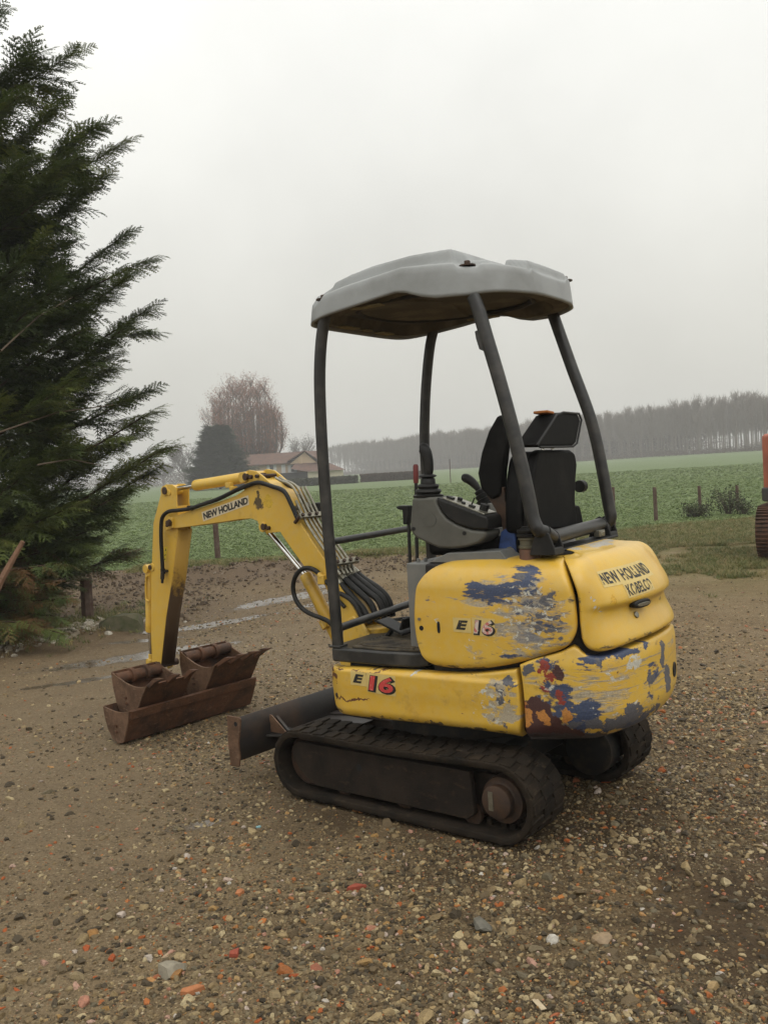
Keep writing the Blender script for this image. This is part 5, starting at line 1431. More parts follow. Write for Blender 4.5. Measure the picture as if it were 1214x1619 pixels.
# grass and crop
def tuft_mesh(k, blades, h, w, lean, leafy=False):
    r = random.Random(k); V = []; F = []
    for b in range(blades):
        a = r.uniform(0, 6.28); l = h * r.uniform(.5, 1.1); ln = lean * r.uniform(.4, 1.3); d = Vector((math.cos(a), math.sin(a), 0)); sd = Vector((-d.y, d.x, 0))
        o = Vector((r.gauss(0, .02), r.gauss(0, .02), 0)); ww = w * r.uniform(.7, 1.3); P = []
        for i in range(4):
            f = i / 3; q = o + d * (ln * f ** 1.7) + Vector((0, 0, l * (f - .25 * f * f * (1.6 if leafy else 1)))); ws = ww * ((1 - f) ** .6 if not leafy else math.sin(math.pi * (.15 + .8 * f)))
            P += [q - sd * ws, q + sd * ws]
        base = len(V); V += P; F += [(base + 2 * i, base + 2 * i + 1, base + 2 * i + 3, base + 2 * i + 2) for i in range(3)]
    me = bpy.data.meshes.new('tuft'); me.from_pydata([tuple(v) for v in V], [], F); return me
def leaf_mat(name, stops, rough=.55, trans=.25):
    t = NT(name); r = t.n('ShaderNodeObjectInfo').outputs['Random']; c = t.ramp(r, stops)
    b = t.n('ShaderNodeBsdfPrincipled', {'Base Color': c, 'Roughness': rough, 'Specular IOR Level': .35}); tr = t.n('ShaderNodeBsdfTranslucent', {'Color': c})
    mx = t.n('ShaderNodeMixShader', {0: trans, 1: b.outputs[0], 2: tr.outputs[0]}); t.t.links.new(mx.outputs[0], t.out.inputs[0]); return t.m
GM = leaf_mat('verge grass', [(0, (.060, .080, .020)), (.35, (.105, .130, .030)), (.6, (.16, .16, .045)), (.8, (.25, .19, .080)), (1, (.32, .24, .12))])
CM = leaf_mat('crop leaves', [(0, (.095, .130, .042)), (.5, (.150, .210, .064)), (1, (.225, .280, .105))])
gs = [src('grass_%d' % k, tuft_mesh(k, 16, .07, .0022, .05), GM) for k in range(4)]
cs = [src('crop_%d' % k, tuft_mesh(k + 9, 14, .060, .0055, .05, True), CM) for k in range(4)]
P = []
while len(P) < 85000:
    if random.random() < .86: x = random.uniform(1.0, 11); y = 9.6 + (fedge(x) + .3 - 9.6) * random.random() ** .8
    else: x = random.uniform(-4.5, 1.5); y = fedge(x) + random.gauss(-.15, .35)
    dn = mnoise.noise((x * .55, y * .55, 30)) + .55 * mnoise.noise((x * 1.7, y * 1.7, 31)) + (.25 if y > fedge(x) - 2.2 else 0) - .95 * sstep(15.5, 9.8, y + 1.6 * mnoise.noise((x * .5, y * .3, 2))) + (.12 if x > 4 else -.05)
    if x < 1.2: dn = mnoise.noise((x * 1.1, y, 5)) + .25
    if dn < -.46 + random.random() * .42: continue
    if x < 2.6 and x > 1.2 and y < 17: continue
    P.append((x, y, gz(x, y)))
for k in range(700):
    x = random.gauss(-3.3, .35); y = random.gauss(10.6, .7); P.append((x, y, gz(x, y)))
n = len(P); s = rng.uniform(.6, 1.5, n)
scatter('verge_grass', P, np.stack([rng.normal(0, .15, n), rng.normal(0, .15, n), rng.uniform(0, 6.28, n)], 1), np.stack([s, s, s * rng.uniform(.5, 1.2, n)], 1), gs)
P = []
while len(P) < 120000:
    d = 62 * random.random() ** 2.3; x = random.uniform(-1, 1) * (20 + d) * .48
    if x > 0: x *= 1.15
    y = fedge(min(x, 14)) + .1 + d
    P.append((x, y, fh(x, y) * sstep(-.01, .8, d)))
n = len(P); s = rng.uniform(.6, 1.25, n); Pn = np.array(P); s *= 1 + .02 * np.maximum(Pn[:, 1] - 20, 0)
scatter('crop_plants', P, np.stack([rng.normal(0, .15, n), rng.normal(0, .15, n), rng.uniform(0, 6.28, n)], 1), np.stack([s, s, s * .8], 1), cs)

# ================================================================== fence posts
M['post'] = simple('weathered brown fence post', (.075, .042, .030), .8, 0, .4, 14, .5, 60, .2, (.13, .095, .075))
def post(px, pyt, pyb, y, label, group='brown fence posts along the field', w=.045):
    b = W(px, pyb, 1, y); tp = W(px, pyt, 1, y); g = gz(b.x, y) if y < fedge(b.x) else fh(b.x, y)
    mb = MB(); h = tp.z - g + .12; n = 8; P = []
    j = [random.uniform(.88, 1.1) for _ in range(n)]
    for zz, s in ((0, 1.05), (h * .4, 1), (h * .8, .97), (h * .985, .95), (h, .82)):
        P.append([Vector((w * s * j[k] * math.cos(2 * math.pi * k / n), w * s * j[k] * math.sin(2 * math.pi * k / n), zz)) for k in range(n)] )
    P = [r + [r[0]] for r in P]
    mb.grid(P); mb.add([q for q in P[-1][:-1]], [tuple(range(n))])
    o = mb.build('fence_post', M['post'], None, smooth=30, loc=(b.x, y, g - .12)); o.rotation_euler = (random.uniform(-.02, .02), random.uniform(-.03, .03), 0)
    tag(o, label, 'fence post', group); return o
post(345, 822, 886, 18.0, 'brown fence post seen under the boom, at the churned field edge', w=.055)
post(526, 790, 870, 17.8, 'brown fence post just behind the near front canopy pillar', w=.05)
post(140, 915, 985, 10.6, 'short dark fence post under the conifer branches', w=.075)
post(970, 770, 832, 20.4, 'brown fence post just right of the far rear canopy pillar')
post(1037, 770, 829, 21.2, 'bare-footed brown fence post, second from the canopy in the right-hand row')
post(1107, 768, 816, 21.9, 'brown fence post with the low round dark bush at its foot', w=.042)
post(1166, 767, 812, 22.6, 'brown fence post beside the tall thorny bush, nearest the orange excavator', w=.04)

# ================================================================== orange excavator at the right edge
M['orangep'] = simple('faded orange machine paint', (.42, .085, .025), .5, 0, .3, 4, .2, 60, .4, (.28, .06, .025))
OX = empty('orange_excavator', (6.38, 13.65, 0), R_(60)); tag(OX, 'orange tracked excavator with muddy steel tracks cut off by the right edge', 'excavator')
def steel_track(y0, y1):
    mb = MB(); L_, r = 1.9, .35; Q = []
    n = 20
    for k in range(24): Q.append((-L_ / 2 + L_ * k / 24, 0, 0, -1))
    for k in range(n): a = -math.pi / 2 + math.pi * k / n; Q.append((L_ / 2 + r * math.cos(a), r + r * math.sin(a), math.cos(a), math.sin(a)))
    for k in range(24): Q.append((L_ / 2 - L_ * k / 24, 2 * r, 0, 1))
    for k in range(n): a = math.pi / 2 + math.pi * k / n; Q.append((-L_ / 2 + r * math.cos(a), r + r * math.sin(a), math.cos(a), math.sin(a)))
    for x, z, nx, nz in Q:
        rot = Matrix(((nz, 0, -nx), (0, 1, 0), (nx, 0, nz))).transposed()
        mb.box(Vector((x, (y0 + y1) / 2, z + .02)) - Vector((nx, 0, nz)) * .02, (.088, abs(y1 - y0), .03), rot)
        mb.box(Vector((x, (y0 + y1) / 2, z + .02)) + Vector((nx, 0, nz)) * .008, (.018, abs(y1 - y0) * .98, .04), rot)
    return mb
for ya, yb in ((.80, .42), (-.42, -.80)):
    tk = steel_track(ya, yb).build('crawler_track', M['rust'], OX, bevel=.003, seg=1)
    mb = MB(); mb.box((0, (ya + yb) / 2, .33), (1.9, .22, .34)); mb.build('track_frame', M['frame'], tk, bevel=.02)
    for x in (-1.0, 1.0):
        mb = MB(); mb.cyl((x, ya, .34), (x, yb, .34), .24, 28); mb.build('idler_wheel' if x > 0 else 'sprocket', M['rustdark'], tk, bevel=.01)
mb = MB(); mb.slab_z([(.75, .70), (-.9, .75), (-1.25, .55), (-1.4, 0), (-1.25, -.55), (-.9, -.75), (.75, -.70)], .80, 1.0); mb.lathe([(.35, .5), (.35, .8)], (0, 0, 0), (0, 0, 1), 24)
mb.build('turntable', M['dark'], OX, bevel=.03)
mb = MB(); mb.slab_z([(.0, .70), (-.9, .72), (-1.30, .50), (-1.42, 0), (-1.27, -.56), (-.9, -.77), (.0, -.72), (.0, -.2), (-.2, 0)], .92, 1.74); mb.build('engine_cover', M['orangep'], OX, bevel=.06, seg=3)
mb = MB()
for a, b in (((.75, .68), (.75, .02)), ((.75, .02), (-.1, .02)), ((-.1, .02), (-.1, .68)), ((-.1, .68), (.75, .68))):
    for z in (1.02, 2.35): mb.tube([(a[0], a[1], z), (b[0], b[1], z)], .035, 8)
    mb.tube([(a[0], a[1], 1.0), (a[0] * .9, a[1], 2.36)], .035, 8)
mb.box((.3, .35, 2.40), (.9, .72, .05)); cb_ = mb.build('cab_frame', M['orangep'], OX, bevel=.01)
tg = NT('cab glass'); gl = tg.finish((.02, .025, .025), .05, 0, None, .6)
mb = MB(); mb.box((.3, .675, 1.7), (.78, .008, 1.2)); mb.box((-.085, .35, 1.7), (.008, .6, 1.2)); mb.build('cab_glass', gl, cb_)
mb = MB(); mb.slab_y([(.7, 1.0), (.85, 1.1), (1.6, 2.5), (2.3, 2.9), (3.3, 2.55), (3.32, 2.42), (2.3, 2.66), (1.78, 2.35), (1.05, .95)], -.2, -.42); mb.build('boom', M['orangep'], OX, bevel=.02)
mb = MB(); mb.slab_y([(3.2, 2.7), (3.4, 2.7), (3.45, 1.1), (3.30, 1.1)], -.24, -.38); mb.build('dipper_arm', M['orangep'], OX, bevel=.02)
# ================================================================== TREES
def rnd_attr_mat(name, stops, rough=.6, trans=.15, attr='rnd', spec=.3):
    t = NT(name); a = t.n('ShaderNodeAttribute', attribute_name=attr).outputs['Fac']; c = t.ramp(a, stops)
    b = t.n('ShaderNodeBsdfPrincipled', {'Base Color': c, 'Roughness': rough, 'Specular IOR Level': spec}); tr = t.n('ShaderNodeBsdfTranslucent', {'Color': c})
    mx = t.n('ShaderNodeMixShader', {0: trans, 1: b.outputs[0], 2: tr.outputs[0]}); t.t.links.new(mx.outputs[0], t.out.inputs[0]); return t.m
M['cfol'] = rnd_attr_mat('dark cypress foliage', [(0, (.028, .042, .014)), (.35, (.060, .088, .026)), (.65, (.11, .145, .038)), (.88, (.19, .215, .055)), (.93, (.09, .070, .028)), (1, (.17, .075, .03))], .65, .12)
def frond(seed, twigs=15, leaves=7, droop=.22, lw=.017):
    """flat feathery spray, 1 m long along +x: returns triangles (n,3,3)"""
    r = random.Random(seed); T = []
    def curve(t): return Vector((t, 0, .05 * t - droop * t * t))
    def leafs(p, d, up, ln, n, w):
        sd = d.cross(up).normalized()
        for i in range(n):
            f = (i + .5) / n; q = p + d * ln * f + Vector((0, 0, -.25 * ln * f * f))
            for s in (1, -1):
                l = ln * .34 * (1 - .55 * f) + .012; dd = (d * .80 + sd * s * .62 + Vector((0, 0, r.uniform(-.25, .12)))).normalized()
                wv = (dd.cross(up)).normalized() * w; T.append((q - wv, q + wv, q + dd * l))
        wv = sd * w * .8; T.append((p - wv, p + wv, p + d * ln * 1.12 + Vector((0, 0, -.25 * ln))))
    for i in range(twigs):
        t = .06 + .90 * i / twigs; p = curve(t); s = 1 if i % 2 else -1
        a = R_(r.uniform(36, 56)); d = Vector((math.cos(a), s * math.sin(a), r.uniform(-.30, .10))).normalized()
        ln = (.40 * (1 - t) ** .8 + .10) * r.uniform(.7, 1.15); leafs(p, d, Vector((0, 0, 1)), ln, leaves if ln > .2 else max(leaves - 2, 3), lw)
    leafs(curve(.86), Vector((1, 0, -.3)).normalized(), Vector((0, 0, 1)), .16, 4, .010)
    P = [curve(k / 4) for k in range(5)]
    for k in range(4): T.append((P[k] + Vector((0, .008, 0)), P[k] - Vector((0, .008, 0)), P[k + 1]))
    return np.array([[tuple(v) for v in t] for t in T], np.float32)
FR = [frond(k, 12 + k % 4, 5) for k in range(5)]
FRl = [frond(k + 10, 9, 3, .22, .05) for k in range(3)]
def place_fronds(items, lib):
    """items = (pos, dir, up, scale, shade)"""
    VV = []; AA = []
    for i, (p, d, up_, s, a) in enumerate(items):
        x = Vector(d).normalized(); z = Vector(up_); z = (z - x * z.dot(x)).normalized(); y = z.cross(x)
        m = np.array([x, y, z], np.float32) * s
        f = lib[i % len(lib)]; VV.append(f.reshape(-1, 3) @ m + np.array(p, np.float32)); AA.append(np.full(len(f) * 3, a, np.float32) + rng.normal(0, .05, len(f) * 3).astype(np.float32))
    V = np.concatenate(VV); A = np.clip(np.concatenate(AA), 0, 1); return V, np.arange(len(V)).reshape(-1, 3), A
# ---- big cypress on the left
TB = Vector((-6.6, 10.9, 0)); CT = empty('cypress_tree', TB); tag(CT, 'huge dark green cypress filling the left side, limbs sweeping outward', 'tree')
mb = MB(); mb.tube([(0, 0, -.1), (.05, 0, 3), (0, .05, 7), (.05, 0, 11.5)], [.30, .24, .13, .02], 12)
trunk = mb.build('trunk', M['bark'], CT); limbs = MB(); items = []
def limb(p0, tip, up_bend=.12, dens=16, s0=.55, shade=.35, hang=0.0, brown=False, width=1.0, fork=0):
    p0, tip = Vector(p0), Vector(tip); L_ = (tip - p0).length; d = (tip - p0).normalized()
    sag = Vector((0, 0, -L_ * up_bend)); P = []
    for k in range(8):
        f = k / 7; P.append(p0.lerp(tip, f) + sag * 4 * f * (1 - f) * .5 + Vector((random.gauss(0, .02), random.gauss(0, .02), random.gauss(0, .015))) * L_ * .3 * (0 < k < 7))
    limbs.tube(P, [max(.012 * L_ * (1 - k / 7) ** .8, .004) for k in range(8)], 5, False)
    n = int(L_ * dens)
    for i in range(n):
        f = .22 + .78 * (i + random.random()) / n; x = f * 7; k = min(int(x), 6); q = P[k].lerp(P[k + 1], x - k); t = (P[k + 1] - P[k]).normalized()
        side = t.cross(Vector((0, 0, 1))).normalized(); env = (1 - f) ** .55 * .9 + .12
        a = random.uniform(-1, 1); dr = (t * (.55 + .5 * f) + side * a * (1.15 - .6 * f) + Vector((0, 0, random.uniform(-.35, .40) - hang))).normalized()
        s = s0 * random.uniform(.65, 1.15) * (env + .30) * width
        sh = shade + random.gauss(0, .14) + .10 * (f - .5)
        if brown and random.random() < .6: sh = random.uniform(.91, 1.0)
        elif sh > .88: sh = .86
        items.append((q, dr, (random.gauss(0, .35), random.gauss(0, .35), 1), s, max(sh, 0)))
    items.append((P[7] - d * .22, d, (0, 0, 1), .36, shade + .15))
    for j in range(fork):
        f = random.uniform(.35, .85); x = f * 7; k = min(int(x), 6); q = P[k].lerp(P[k + 1], x - k); sd = d.cross(Vector((0, 0, 1))).normalized() * random.choice((-1, 1))
        dd = (d * .8 + sd * random.uniform(.1, .7) + Vector((0, 0, random.uniform(-.25, .75)))).normalized()
        limb(q, q + dd * L_ * random.uniform(.08, .16), -.05, dens * .9, s0 * .85, shade + random.gauss(0, .06), hang, brown, width)
tips = [(-30, -60, 10.6), (18, 22, 10.4), (60, 98, 10.2), (141, 86, 10.5), (117, 172, 10.0), (60, 150, 9.6), (182, 197, 10.2), (216, 230, 10.6), (192, 276, 10.2), (150, 250, 9.7), (140, 330, 10.3), (130, 380, 10.6), (110, 300, 9.6), (222, 372, 10.6), (258, 411, 10.2), (215, 440, 10.0), (190, 470, 10.6),
        (250, 488, 10.4), (210, 520, 10.0), (190, 560, 10.7), (190, 585, 10.3), (160, 620, 10.6), (150, 520, 9.5), (246, 618, 10.2), (256, 650, 10.0), (225, 690, 10.5), (279, 706, 10.1), (252, 748, 10.4), (215, 775, 10.0), (192, 790, 10.6), (196, 820, 10.2), (170, 850, 10.5), (150, 880, 10.0), (225, 872, 10.8), (130, 800, 9.4), (120, 700, 9.3), (130, 600, 9.2), (110, 450, 9.2), (95, 380, 9.3), (80, 250, 9.3), (120, 920, 10.4), (90, 960, 10.0)]
for (px, py, yy) in tips:
    w = W(px - (26 if py < 430 else 14), py, 1, yy); tip = w - TB; f = .45 + .0 * py
    rise = random.uniform(.16, .34) if py < 800 else random.uniform(.0, .15)
    hz_ = math.hypot(tip.x, tip.y); p0z = max(tip.z - hz_ * rise * 1.3, .3)
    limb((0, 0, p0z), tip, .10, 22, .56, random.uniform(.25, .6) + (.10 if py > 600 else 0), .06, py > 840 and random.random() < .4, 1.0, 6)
def crown_r(z): return max(3.75 * (1 - (max(z - 1.2, 0) / 11.0) ** 1.25), .1) * (1 if z > .9 else .85)
for k in range(170):
    z = .5 + 10.5 * (k + random.random()) / 170; az = R_(random.uniform(-150, 62)); r = crown_r(z) * random.uniform(.45, .76)
    if k % 4 == 0: r *= .65
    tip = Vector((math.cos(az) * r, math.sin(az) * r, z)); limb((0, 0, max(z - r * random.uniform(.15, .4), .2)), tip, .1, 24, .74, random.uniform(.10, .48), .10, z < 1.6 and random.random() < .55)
# low, dying branches at the foot
for k in range(26):
    px = random.uniform(-60, 120); py = random.uniform(850, 1010); w = W(px, py, 1, random.uniform(8.6, 10.2)); tip = w - TB; tip.z = max(tip.z, .12)
    limb((random.uniform(-.2, .4), random.uniform(-.4, .2), random.uniform(.3, 1.1)), tip, .05, 12, .5, random.uniform(.3, .6), .15, True)
limbs.build('branch', M['bark'], CT, fix=False, smooth=180)
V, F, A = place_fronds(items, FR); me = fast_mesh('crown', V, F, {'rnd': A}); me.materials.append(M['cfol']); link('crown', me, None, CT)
mb = MB(); a, b = W(2, 918, 1, 8.9), W(37, 856, 1, 8.9); mb.tube([a - Vector((.1, .1, .25)), a, b], [.04, .035, .022], 7); tag(mb.build('broken_branch', simple('pale snapped wood', (.22, .12, .07), .8, 0, .3, 20, .4, 60), None), 'pale snapped branch leaning in the foot of the cypress', 'branch')
mb = MB()
for (x0_, y0_, x1_, y1_) in ((2, 555, 115, 470), (-5, 685, 180, 640), (60, 735, 160, 736)):
    a, b = W(x0_, y0_, 1, 9.0), W(x1_, y1_, 1, 9.9); mb.tube([a - TB, (a * .5 + b * .5) - TB + Vector((0, 0, .06)), b - TB], [.009, .007, .004], 6)
mb.build('bare_limb', simple('pale bark', (.10, .070, .045), .8, 0, .3, 20, .4, 60), CT)

# ---- bare branching trees
def bare_tree_geo(seed, H, R, trunk_r, levels=4, up_=.75, first=.22, kids=7, n=5):
    r = random.Random(seed); mb_t = MB(); mb_b = MB(); tipsP = []
    def grow(p, d, L_, rad, lv):
        P = [p]; q = p; dd = d
        for k in range(3):
            dd = (dd + Vector((r.gauss(0, .09), r.gauss(0, .09), .10 * up_))).normalized(); q = q + dd * L_ / 3; P.append(q)
        (mb_t if lv == 0 else mb_b).tube(P, [rad, rad * .85, rad * .68, rad * .5 if lv < levels else rad * .2], 6 if lv < 2 else 3, False)
        if lv >= levels: tipsP.append(P[-1]); tipsP.append(P[2]); return
        for k in range(kids if lv else kids + 2):
            f = r.uniform(.25 if lv else .35, 1.0); i = min(int(f * 3), 2); s = P[i].lerp(P[i + 1], f * 3 - i)
            az = r.uniform(0, 6.28); sp = r.uniform(.35, .85)
            nd = (dd * up_ + Vector((math.cos(az) * sp, math.sin(az) * sp, .35 * up_))).normalized()
            grow(s, nd, L_ * r.uniform(.50, .78), rad * .52, lv + 1)
    grow(Vector((0, 0, 0)), Vector((0, 0, 1)), H * .42, trunk_r, 0)
    mz = max(p.z for p in tipsP); mr = sorted(math.hypot(p.x, p.y) for p in tipsP)[int(len(tipsP) * .97)]
    for m in (mb_t, mb_b): m.v = [(v[0] * (R / mr if v[2] > 1 else 1 + (R / mr - 1) * max(v[2], 0)), v[1] * (R / mr if v[2] > 1 else 1 + (R / mr - 1) * max(v[2], 0)), v[2] * H / mz) for v in m.v]
    return mb_t, mb_b, [Vector((p.x * R / mr, p.y * R / mr, p.z * H / mz)) for p in tipsP]
M['twig'] = simple('grey brown bare branches', (.10, .075, .060), .85, 0, .3, 3, 0)
M['rleaf'] = rnd_attr_mat('last reddish leaves', [(0, (.15, .055, .032)), (.5, (.24, .090, .050)), (1, (.34, .15, .08))], .7, .3)
def leaf_cloud(pts, n, sz, spread):
    T = []; A = []
    for k in range(n):
        p = Vector(random.choice(pts)) + Vector((random.gauss(0, spread), random.gauss(0, spread), random.gauss(0, spread)))
        a = Vector((random.gauss(0, 1), random.gauss(0, 1), random.gauss(0, 1))).normalized() * sz * random.uniform(.5, 1.3); b = Vector((random.gauss(0, 1), random.gauss(0, 1), random.gauss(0, 1))).normalized() * sz * random.uniform(.4, 1)
        T += [p, p + a, p + b]; A += [random.random()] * 3
    return np.array([tuple(v) for v in T], np.float32), np.arange(len(T)).reshape(-1, 3), np.array(A, np.float32)
# big fan-shaped tree behind the house: many steep stems
D = 165.0; base = Vector(((392 - 607) / 1500 * D * 1.0 - .3, D, 0)); base.x = W(393, 750, 1, D).x
RT_ = empty('bare_tree', base); tag(RT_, 'tall fan-shaped bare tree with reddish leaves beside the house', 'tree')
mbt, mbb, tp = MB(), MB(), []
mbt.tube([(0, 0, -.2), (0, 0, 2.2), (.1, 0, 4.2)], [.75, .62, .50], 10)
r = random.Random(5)
for k in range(64):
    az = k * 2.39996; R1 = ((k + .5) / 64) ** .5 * 6.4; Ht = 19.2 * (1 - .34 * (R1 / 6.3) ** 2.0) * r.uniform(.82, 1.02)
    s = Vector((.0, 0, r.uniform(1.8, 4.4))); e = Vector((math.cos(az) * R1, math.sin(az) * R1, Ht)); m1 = Vector((e.x * .80, e.y * .80, s.z + (Ht - s.z) * .16)); m2 = Vector((e.x * 1.04, e.y * 1.04, s.z + (Ht - s.z) * .52))
    P = smooth_path([s, m1, m2, e], 4); rr = [max(.26 * (1 - i / (len(P) - 1)) ** .8 * r.uniform(.7, 1), .035) for i in range(len(P))]; mbb.tube(P, rr, 5, False)
    for j in range(44):
        i = r.randint(2, len(P) - 2); q = P[i].lerp(P[i + 1], r.random()); L_ = r.uniform(.8, 2.6); a2 = r.uniform(0, 6.28); d = Vector((math.cos(a2) * .62, math.sin(a2) * .62, 1)).normalized(); e2 = q + d * L_
        e2.z = min(e2.z, 19.2); mbb.tube([q, q.lerp(e2, .5) + Vector((r.gauss(0, .08), r.gauss(0, .08), 0)), e2], [.045, .035, .018], 3, False); tp += [e2, q.lerp(e2, .6)]
    for j in range(3): tp.append(P[-1 - j])
mbt.build('trunk', M['twig'], RT_); mbb.build('branch', M['twig'], RT_, fix=False)
edge = [p for p in tp if math.hypot(p.x, p.y) > 4.0 or p.z > 15.5]; V, F, A = leaf_cloud(edge, 52000, .18, .32); me = fast_mesh('crown', V, F, {'rnd': A}); me.materials.append(M['rleaf']); link('crown', me, None, RT_)
# dark conifer next to it
D = 140.0; bx = W(347, 745, 1, D).x; DC = empty('dark_conifer', (bx, D, 0)); tag(DC, 'broad dark conifer standing in front of the reddish bare tree', 'tree')
mb = MB(); mb.tube([(0, 0, -.2), (0, 0, 8.6)], [.25, .03], 7); mb.build('trunk', M['bark'], DC); it = []
for k in range(5200):
    z = .3 + 8.6 * random.random() ** 1.15; rr = (3.9 * (1 - (z / 9.6) ** 1.5) + .15) * (random.random() ** .4); az = random.uniform(0, 6.28); rr *= 1 + .30 * mnoise.noise((math.cos(az) * 1.6, math.sin(az) * 1.6, z * .9)) + .16 * math.sin(z * 5.2 + az * 1.5)
    it.append(((math.cos(az) * rr, math.sin(az) * rr, z), (math.cos(az), math.sin(az), random.uniform(.1, .7)), (0, 0, 1), random.uniform(1.0, 1.9), random.uniform(.0, .35)))
V, F, A = place_fronds(it, FRl); me = fast_mesh('crown', V, F, {'rnd': A}); me.materials.append(M['cfol']); link('crown', me, None, DC)
# hazy trees far left
for (px, D, H, R, lab, sd) in ((292, 240, 11.5, 4.6, 'round-headed hazy bare tree left of the dark conifer', 3), (258, 285, 8.5, 4.5, 'faint low bare tree at the tips of the cypress limbs', 4), (232, 330, 9, 5, 'faintest bare tree in the mist behind the cypress', 8), (480, 260, 13, 4, 'thin hazy bare tree rising behind the house roof', 9)):
    b = W(px, 750, 1, D); o = empty('bare_tree', (b.x, D, 0)); tag(o, lab, 'tree')
    a, c, tp = bare_tree_geo(sd, H, R, .28, 3, .55, kids=7)
    a.build('trunk', M['twig'], o); c.build('branch', M['twig'], o, fix=False)
    V, F, A = leaf_cloud(tp, 1800, .28, .5); me = fast_mesh('crown', V, F, {'rnd': A}); me.materials.append(M['twig']); link('crown', me, None, o)
# low scrub in the mist, on the left
M['scrub'] = rnd_attr_mat('brown winter scrub', [(0, (.045, .036, .026)), (.5, (.085, .062, .042)), (1, (.13, .09, .06))], .8, .1)
def scrub(name, pts, n, h, sp, sz, label=None, cat=None, mat='scrub'):
    P = []
    for k in range(n):
        f = random.random() * (len(pts) - 1); i = min(int(f), len(pts) - 2); q = Vector(pts[i]).lerp(Vector(pts[i + 1]), f - i); hh = h * (.7 + .5 * mnoise.noise((q.x * .15, q.y * .15, 2)))
        P.append(q + Vector((random.gauss(0, sp), random.gauss(0, sp), abs(random.random() ** .7) * hh)))
    V, F, A = leaf_cloud(P, int(n * 2.5), sz, sz); me = fast_mesh(name, V, F, {'rnd': A}); me.materials.append(M[mat]); return tag(link(name, me), label, cat, None, 'stuff')
scrub('hedgerow', [(-130, 300, 0), (-80, 310, 0), (-45, 300, 0)], 9000, 6.5, 2.5, .45)

# ---- poplar plantation
def poplar(seed, H):
    r = random.Random(seed); mb = MB(); x = r.uniform(-.15, .15)
    mb.tube([(0, 0, -.3), (x, 0, H * .35), (-x, .05, H * .7), (0, 0, H)], [.17, .135, .08, .015], 5, False)
    for k in range(74):
        z = H * (.30 + .62 * r.random() ** .8); az = r.uniform(0, 6.28); f = z / H; L_ = H * .20 * r.uniform(.6, 1.2) + .4; d = Vector((math.cos(az) * .45, math.sin(az) * .45, 1)).normalized()
        q = Vector((0, 0, z)); e = q + d * L_; e.z = min(e.z, H * r.uniform(.86, 1.0)); mb.tube([q, q.lerp(e, .5) + Vector((d.x, d.y, 0)) * .2, e], [.05, .035, .012], 3, False)
        for j in range(4):
            s = q.lerp(e, r.uniform(.3, .9)); a2 = r.uniform(0, 6.28); mb.tube([s, s + Vector((math.cos(a2) * .35, math.sin(a2) * .35, 1)) * r.uniform(.5, 1.3)], [.035, .016], 3, False)
    return mb
M['poplar'] = simple('grey brown poplar wood', (.150, .115, .088), .85, 0, .3, 1, 0, col2=(.19, .16, .13))
pops = []
A0, A1 = Vector((150, 120, 0)), Vector((-30, 455, 0)); dirp = (A1 - A0).normalized(); back = Vector((dirp.y, -dirp.x, 0)); back = back if back.x > 0 else -back
Lp = (A1 - A0).length; protos = [None] * 5; cnt = 0
for i in range(5):
    m = poplar(i + 3, 14.0); me_o = m.build('poplar_tree', M['poplar'], None, fix=False, smooth=180); protos[i] = me_o
def hill(x, y): return min(fh(x, y), 3.2) if y > 30 else 0
spots = []
for row in range(4):
    for k in range(int(Lp / 4.2)):
        p = A0 + dirp * (k * 4.2 + random.gauss(0, .25) + (row % 2) * 2.1) + back * (row * 5.5 + random.gauss(0, .25))
        px = 607 + 1500 * p.x / p.y
        if px < 505 or px > 1260: continue
        spots.append((row, p))
spots.sort(key=lambda s: s[1].length); rest = spots[285:]; spots = spots[:285]
for j, (row, p) in enumerate(spots):
    if j < 5: o = protos[j]
    else: o = protos[j % 5].copy(); COL.objects.link(o)
    s = random.uniform(.93, 1.06); o.location = (p.x, p.y, hill(p.x, p.y)); o.rotation_euler = (random.gauss(0, .015), random.gauss(0, .015), random.uniform(0, 6.28)); o.scale = (s, s, s * random.uniform(.97, 1.04))
    tag(o, 'slender leafless poplar in the misty plantation beyond the field', 'poplar tree', 'poplars planted in rows beyond the field')
P = [(p.x, p.y, hill(p.x, p.y)) for row, p in rest]
for row in range(0, 26):
    for k in range(int(Lp / 4.2)):
        if row < 14 or True:
            p = A0 + dirp * (k * 4.2 + random.gauss(0, .3)) + back * (row * 5.5 + random.gauss(0, .3)); px = 607 + 1500 * p.x / max(p.y, 1)
            if px < 505 or px > 1700: continue
            if px > 1000 and row > 12: continue
            if row < 4 and px <= 1260: continue
            P.append((p.x, p.y, hill(p.x, p.y)))
n = len(P); s = rng.uniform(.93, 1.06, n)
ps_ = [bpy.data.objects.new('pp%d' % i, protos[i].data) for i in range(5)]
scatter('poplar_wood', P, np.stack([np.zeros(n), np.zeros(n), rng.uniform(0, 6.28, n)], 1), np.stack([s, s, s], 1), ps_)
scrub('undergrowth', [tuple(A0 + back * 2 + Vector((0, 0, hill(90, 150)))), tuple(A0.lerp(A1, .5) + back * 2 + Vector((0, 0, .8))), tuple(A1 + back * 2)], 26000, 1.3, 3.0, .30)
M['tan'] = rnd_attr_mat('pale tan scrub', [(0, (.16, .125, .085)), (1, (.34, .28, .20))], .8, .2)
scrub('tan_backing_scrub', [tuple(A0 + back * 75 - dirp * 60), tuple(A0.lerp(A1, .5) + back * 75)], 30000, 4.2, 2.5, .5, None, None, 'tan')  # tan scrub added behind the trunks for the pale tan light between them
scrub('undergrowth', [tuple(A0.lerp(A1, .45) + back * 26), tuple(A1 + back * 26)], 42000, 8.5, 6.0, .55)

